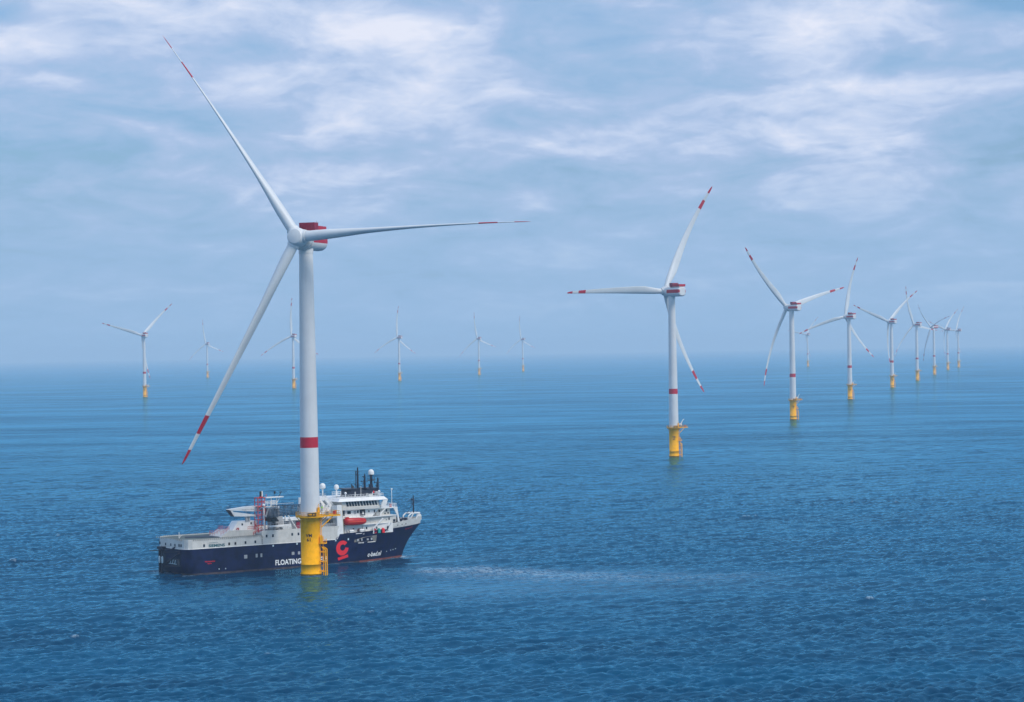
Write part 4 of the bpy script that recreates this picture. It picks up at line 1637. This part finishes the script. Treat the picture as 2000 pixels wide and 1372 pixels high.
# forward house under the bridge front
mb = MB()
mb.box(57.0, 62.4, -5.6, 5.6, 14.86, 17.15)
fw = add('forward_house', mb, M_STRIP)
mb = MB()
mb.box(57.3, 64.4, -7.2, 7.2, 17.15, 17.45)
for s in (-1, 1):
    mb.prism_xz([(62.9, 17.2), (64.3, 17.2), (65.2, 12.4), (64.5, 12.4), (64.3, 14.6)], s * 7.0 - 0.2, s * 7.0 + 0.2)
    mb.prism_xz([(59.6, 17.2), (60.1, 17.2), (58.2, 15.6), (58.0, 14.9), (57.6, 14.9), (57.6, 15.7)], s * 7.0 - 0.2, s * 7.0 + 0.2)
mb.build('portal_frame', M_WHITE, fw)
for x0, x1, z0, z1 in ((57.9, 58.5, 15.9, 16.7), (60.7, 61.3, 15.9, 16.8), (60.2, 60.7, 15.1, 15.6), (61.4, 61.9, 15.2, 15.7)):
    plate(x0, x1, z0, z1, -5.6, 'window', M_GLASS, fw, 0.04)
railing([(60.2, -6.8, 17.45), (64.3, -6.8, 17.45), (64.3, 6.8, 17.45)], 1.1, 'railing', M_LETTER, fw, 0.05, 0.9)
mb = MB()
mb.box(61.9, 62.4, -6.6, -6.1, 17.45, 18.5)
mb.build('red_locker', M_RED, fw)
mb = MB()
mb.tube((64.1, -4, 17.4), (64.1, -4, 23.2), 0.09, n=6)
mb.box(63.9, 64.35, -4.2, -3.8, 23.1, 23.5)
add('signal_mast', mb, M_LETTER)

# provision davit and stairs on the foredeck side
mb = MB()
mb.tube((57.6, -9.0, 14.1), (53.8, -9.1, 10.9), 0.24, n=7)
mb.tube((53.8, -9.1, 9.2), (53.8, -9.1, 11.2), 0.25, n=7)
add('provision_davit', mb, M_WHITE)
mb = MB()
for y in (-8.6, -7.7):
    mb.tube((61.3, y, 12.5), (59.7, y, 10.0), 0.12, n=5)
for k in range(9):
    f = k / 8
    mb.box(59.7 + 1.6 * f - .12, 59.7 + 1.6 * f + .12, -8.6, -7.7, 10 + 2.5 * f, 10.06 + 2.5 * f)
mb.tube((60.7, -8.7, 13.4), (59.1, -8.7, 11.0), 0.07, n=5)
add('stairway', mb, M_LETTER)
for x, m, nm in ((54.6, M_RED, 'hose_box'), (56.2, M_TEALBOX, 'covered_winch'), (57.8, M_LOGO, 'fire_locker')):
    mb = MB()
    mb.box(x - .45, x + .45, -9.0, -8.2, 9.25, 10.55)
    mb.sphere((x, -8.6, 10.55), 0.35, 8)
    add(nm, mb, m)

# funnel house and masts
mb = MB()
mb.prism_xz([(48.2, 21.3), (48.9, 23.8), (52.2, 23.9), (52.6, 22.9), (55.0, 23.0), (55.6, 23.7), (59.6, 23.5), (60.0, 21.3)], -3.0, 3.0)
mb.box(46.9, 52.0, -3.4, 3.4, 23.75, 24.0)
mb.box(55.2, 59.8, -3.2, 3.2, 23.6, 23.85)
fun = add('funnel_house', mb, M_DARK)
mb = MB()
mb.box(57.5, 57.9, -3.06, -2.98, 22.2, 22.9)
mb.build('company_mark', M_LOGO, fun)
v, f = text_mesh('c-bed', 0.55, 1.3, 0.03)
mb = MB()
mb.add([(58.75 + a, -3.04, 22.55 + b) for a, b in v], f)
mb.build('lettering', M_LETTER, fun)


def lattice_mast(x, y, z0, z1, w, name, arms=()):
    mb = MB()
    mb.tube((x, y, z0), (x, y, z1), 0.36, 0.24, n=8)
    mb.tube((x - w, y, z0), (x - w, y, z1 - 1.5), 0.13, n=5)
    k = int((z1 - z0 - 1.5) / 0.7)
    for i in range(k):
        z = z0 + 0.7 * i
        mb.tube((x - w, y, z), (x, y, z + (0.35 if i % 2 else 0)), 0.05, n=4)
    for z, l in arms:
        mb.tube((x - l, y, z), (x + l, y, z), 0.1, n=5)
        mb.box(x - l - .15, x - l + .15, y - .15, y + .15, z, z + .4)
    return add(name, mb, M_DARK)


lattice_mast(53.4, 0, 23.6, 30.8, 0.75, 'exhaust_mast', ((29.3, 0.7), (28.2, 0.6), (24.9, 1.0)))
m2 = lattice_mast(56.1, 0, 22.7, 28.1, 0.35, 'radar_mast', ((25.9, 1.15), (27.4, 0.6)))
mb = MB()
mb.tube((54.0, 0, 23.7), (56.0, 0, 25.9), 0.09, n=5)
mb.sphere((56.1, 0, 28.3), 0.25, 8)
mb.build('stay', M_DARK, m2)
mb = MB()
mb.tube((58.6, 0, 23.4), (58.6, 0, 27.9), 0.42, n=8)
mb.box(57.9, 58.9, -0.6, 0.6, 23.4, 25.0)
mb.tube((57.2, 0, 26.3), (60.0, 0, 26.4), 0.16, n=6)
mb.lathe([(0.3, 0), (1.2, 0.1), (1.2, 0.25), (0.3, 0.3)], (58.6, 0, 26.1), 12)
for a in range(8):
    t = 2 * math.pi * a / 8
    mb.tube((58.6 + 1.2 * math.cos(t), 1.2 * math.sin(t), 26.3), (58.6 + 1.2 * math.cos(t), 1.2 * math.sin(t), 27.4), 0.05, n=4)
add('dome_mast', mb, M_DARK)
radome(58.6, 0, 28.2, 1.0, 27.6, M_DARK)
lattice_mast(61.2, 0, 21.4, 27.0, 0.5, 'communication_mast', ((25.4, 1.3), (24.2, 0.7)))
mb = MB()
mb.tube((50.9, 0, 23.8), (50.9, 0, 25.5), 0.06, n=4)
mb.add([(50.9, 0, 25.5), (51.5, 0.1, 24.8), (52.3, 0.0, 24.2), (51.3, -0.1, 24.0), (50.9, 0, 23.9)], [(0, 1, 2, 3, 4)])
add('pennant', mb, M_BLACK)

# foremast and windlass frame
mb = MB()
mb.tube((75.0, 0, 14.4), (75.0, 0, 20.4), 0.27, 0.2, n=8)
mb.tube((74.9, 0, 17.9), (72.6, 0, 14.6), 0.09, n=5)
mb.box(74.3, 75.0, -0.5, 0.5, 18.9, 19.3)
mb.tube((74.4, 0, 17.4), (74.4, 0, 20.0), 0.07, n=4)
add('foremast', mb, M_DARK)
mb = MB()
for y in (-2.2, 1.2):
    for p, q in (((71.6, 13.6), (72.7, 14.5)), ((72.7, 14.5), (76.1, 14.6)), ((76.1, 14.6), (74.4, 12.4)), ((71.6, 13.6), (71.9, 11.3))):
        mb.tube((p[0], y, p[1]), (q[0], y, q[1]), 0.24, n=6)
mb.tube((72.7, -2.2, 14.5), (72.7, 1.2, 14.5), 0.2, n=6)
mb.tube((76.1, -2.2, 14.6), (76.1, 1.2, 14.6), 0.2, n=6)
add('bow_frame', mb, M_WHITE)
mb = MB()
for x, y, a, h in ((66.8, -4, .8, 1.8), (68.4, -3.4, .6, 1.4), (69.8, -2.6, .7, 2.0), (72.3, -1.5, .6, 1.5), (74.0, -.8, .5, 1.3), (67.3, -1.5, 1.0, 2.4)):
    mb.box(x - a, x + a, y - a * .7, y + a * .7, 11.25, 11.25 + h, 0 if a > .65 else 1)
mb.tube((66.2, -4.6, 12.9), (69.0, -3.4, 12.9), 0.3, n=8, mi=0)
add('windlass', mb, [M_DARK, M_LGREY])
mb = MB()
mb.prism_xz([(76.2, 13.2), (77.9, 13.2), (77.6, 14.0), (76.6, 14.0)], -0.5, 0.5)
add('bow_fairlead', mb, M_WHITE)

# ---------------- lifeboat (hangs in its davits: a thing of its own)
life = empty('lifeboat', (0, 0, 0))
Mship = Matrix.Translation((SHIP_O[0], SHIP_O[1], 0)) @ Matrix.Rotation(SHIP_RZ, 4, 'Z')
life.matrix_world = Mship @ Matrix.Translation((46.9, -9.3, 12.35))
tag(life, 'red enclosed lifeboat hanging at the ship side below the bridge', 'lifeboat')
mb = MB()
rings = []
for x, w, zb, zt in ((-4.3, 0.25, 0.7, 1.9), (-4.1, 0.9, 0.35, 2.35), (-3.2, 1.25, 0.08, 2.55), (-1.5, 1.38, 0.0, 2.5), (1.0, 1.38, 0.02, 2.45), (2.6, 1.2, 0.2, 2.35), (3.6, 0.8, 0.5, 2.05), (4.1, 0.2, 1.0, 1.65)):
    ring = []
    for k in range(18):
        a = 2 * math.pi * k / 18
        cy, cz = math.cos(a), math.sin(a)
        ring.append((x, w * math.copysign(abs(cy) ** 0.7, cy), (zb + zt) / 2 + (zt - zb) / 2 * math.copysign(abs(cz) ** 0.8, cz)))
    rings.append(ring)
mb.loft(rings)
mb.build('hull', M_LIFERED, life)
mb = MB()
for y in (-1,):
    mb.tube((-3.4, -1.3, 1.25), (1.5, -1.46, 1.2), 0.09, n=5)
    mb.tube((1.5, -1.46, 1.2), (3.3, -0.95, 1.3), 0.09, n=5)
mb.build('rubbing_strake', M_ORANGE, life)
mb = MB()
mb.lathe([(0.75, 0), (0.72, 0.3), (0.4, 0.5), (0.01, 0.52)], (-3.1, 0, 2.35), 14)
mb.build('helm_cupola', M_LIFERED, life)
mb = MB()
for x in (43.4, 50.2):
    mb.tube((x, -8.0, 9.25), (x + .3, -8.4, 12.4), 0.22, n=6)
    mb.tube((x, -7.9, 14.9), (x, -9.4, 15.2), 0.14, n=5)
    mb.tube((x + 1.2, -8.3, 9.25), (x + .4, -8.4, 12.4), 0.16, n=6)
add('boat_davit', mb, M_WHITE)
for k, x in enumerate((45.3, 49.2)):
    mb = MB()
    mb.tube((-0.8, 0, 0.35), (0.8, 0, 0.35), 0.36, n=14)
    mb.tube((-0.3, 0, 0.35), (-0.22, 0, 0.35), 0.39, n=14)
    mb.box(-0.7, 0.7, -0.3, 0.3, -1.0, 0.05)
    o = mb.build('life_raft_canister', M_LETTER, None)
    o.matrix_world = Mship @ Matrix.Translation((x, -9.4, 10.25))
    tag(o, 'white life raft canister on the ship rail under the red lifeboat, nearer the ' + ('stern' if k == 0 else 'bow'), 'life raft', 'life raft canisters on the ship')


# ---------------- technician on the gangway landing by the tower
def make_person(loc, rz, label, jacket, legs):
    sk = [((0, 0, 0.95), .15), ((0, 0, 1.2), .16), ((0, 0, 1.42), .15), ((0, 0, 1.55), .06), ((0, 0.0, 1.66), .095), ((0, 0, 1.76), .085),
          ((-.1, 0, .88), .1), ((-.12, .02, .5), .07), ((-.13, 0, .08), .05), ((-.13, .14, .04), .04),
          ((.1, 0, .88), .1), ((.13, .02, .5), .07), ((.15, 0, .08), .05), ((.15, .14, .04), .04),
          ((-.2, 0, 1.4), .07), ((-.27, .02, 1.13), .05), ((-.24, .2, .98), .04), ((-.23, .27, .95), .04),
          ((.2, 0, 1.4), .07), ((.27, .02, 1.13), .05), ((.24, .2, .98), .04), ((.23, .27, .95), .04)]
    ed = [(0, 1), (1, 2), (2, 3), (3, 4), (4, 5), (0, 6), (6, 7), (7, 8), (8, 9), (0, 10), (10, 11), (11, 12), (12, 13),
          (2, 14), (14, 15), (15, 16), (16, 17), (2, 18), (18, 19), (19, 20), (20, 21)]
    me = bpy.data.meshes.new('person')
    me.from_pydata([p for p, _ in sk], ed, [])
    o = bpy.data.objects.new('person', me)
    col.objects.link(o)
    md = o.modifiers.new('skin', 'SKIN')
    for v, (_, r) in zip(me.skin_vertices[0].data, sk):
        v.radius = (r, r)
    me.skin_vertices[0].data[0].use_root = True
    s = o.modifiers.new('sub', 'SUBSURF')
    s.levels = s.render_levels = 1
    dg = bpy.context.evaluated_depsgraph_get()
    dg.update()
    m2 = bpy.data.meshes.new_from_object(o.evaluated_get(dg))
    o.modifiers.clear()
    o.data = m2
    m2.materials.clear()
    for m in (jacket, legs, M_SKIN):
        m2.materials.append(m)
    for p in m2.polygons:
        z = p.center.z
        p.material_index = 2 if z > 1.52 or (abs(p.center.x) > .2 and p.center.y > .2 and z < 1.05) else (0 if z > 0.9 else 1)
        p.use_smooth = True
    o.location = loc
    o.rotation_euler = (0, 0, rz)
    tag(o, label, 'person')
    mb = MB()
    mb.sphere((0, 0, 1.72), 0.135, 10, zmin=-0.05)
    mb.build('helmet', M_LETTER, o)
    return o


pt = Mship @ Vector((18.6, -34.6, 19.6))
make_person((T1_XY[0] + 3.45, T1_XY[1] + 2.6, 19.75), R(160), 'person in hi-vis green jacket standing beside the nearest turbine tower', M_HIVIS, M_CLOTH)
pm = Mship @ Vector((50.4, -8.3, 14.85))
make_person(tuple(pm), SHIP_RZ + R(180), 'person in pale top at the dark doorway above the red lifeboat', M_LETTER, M_CLOTH)
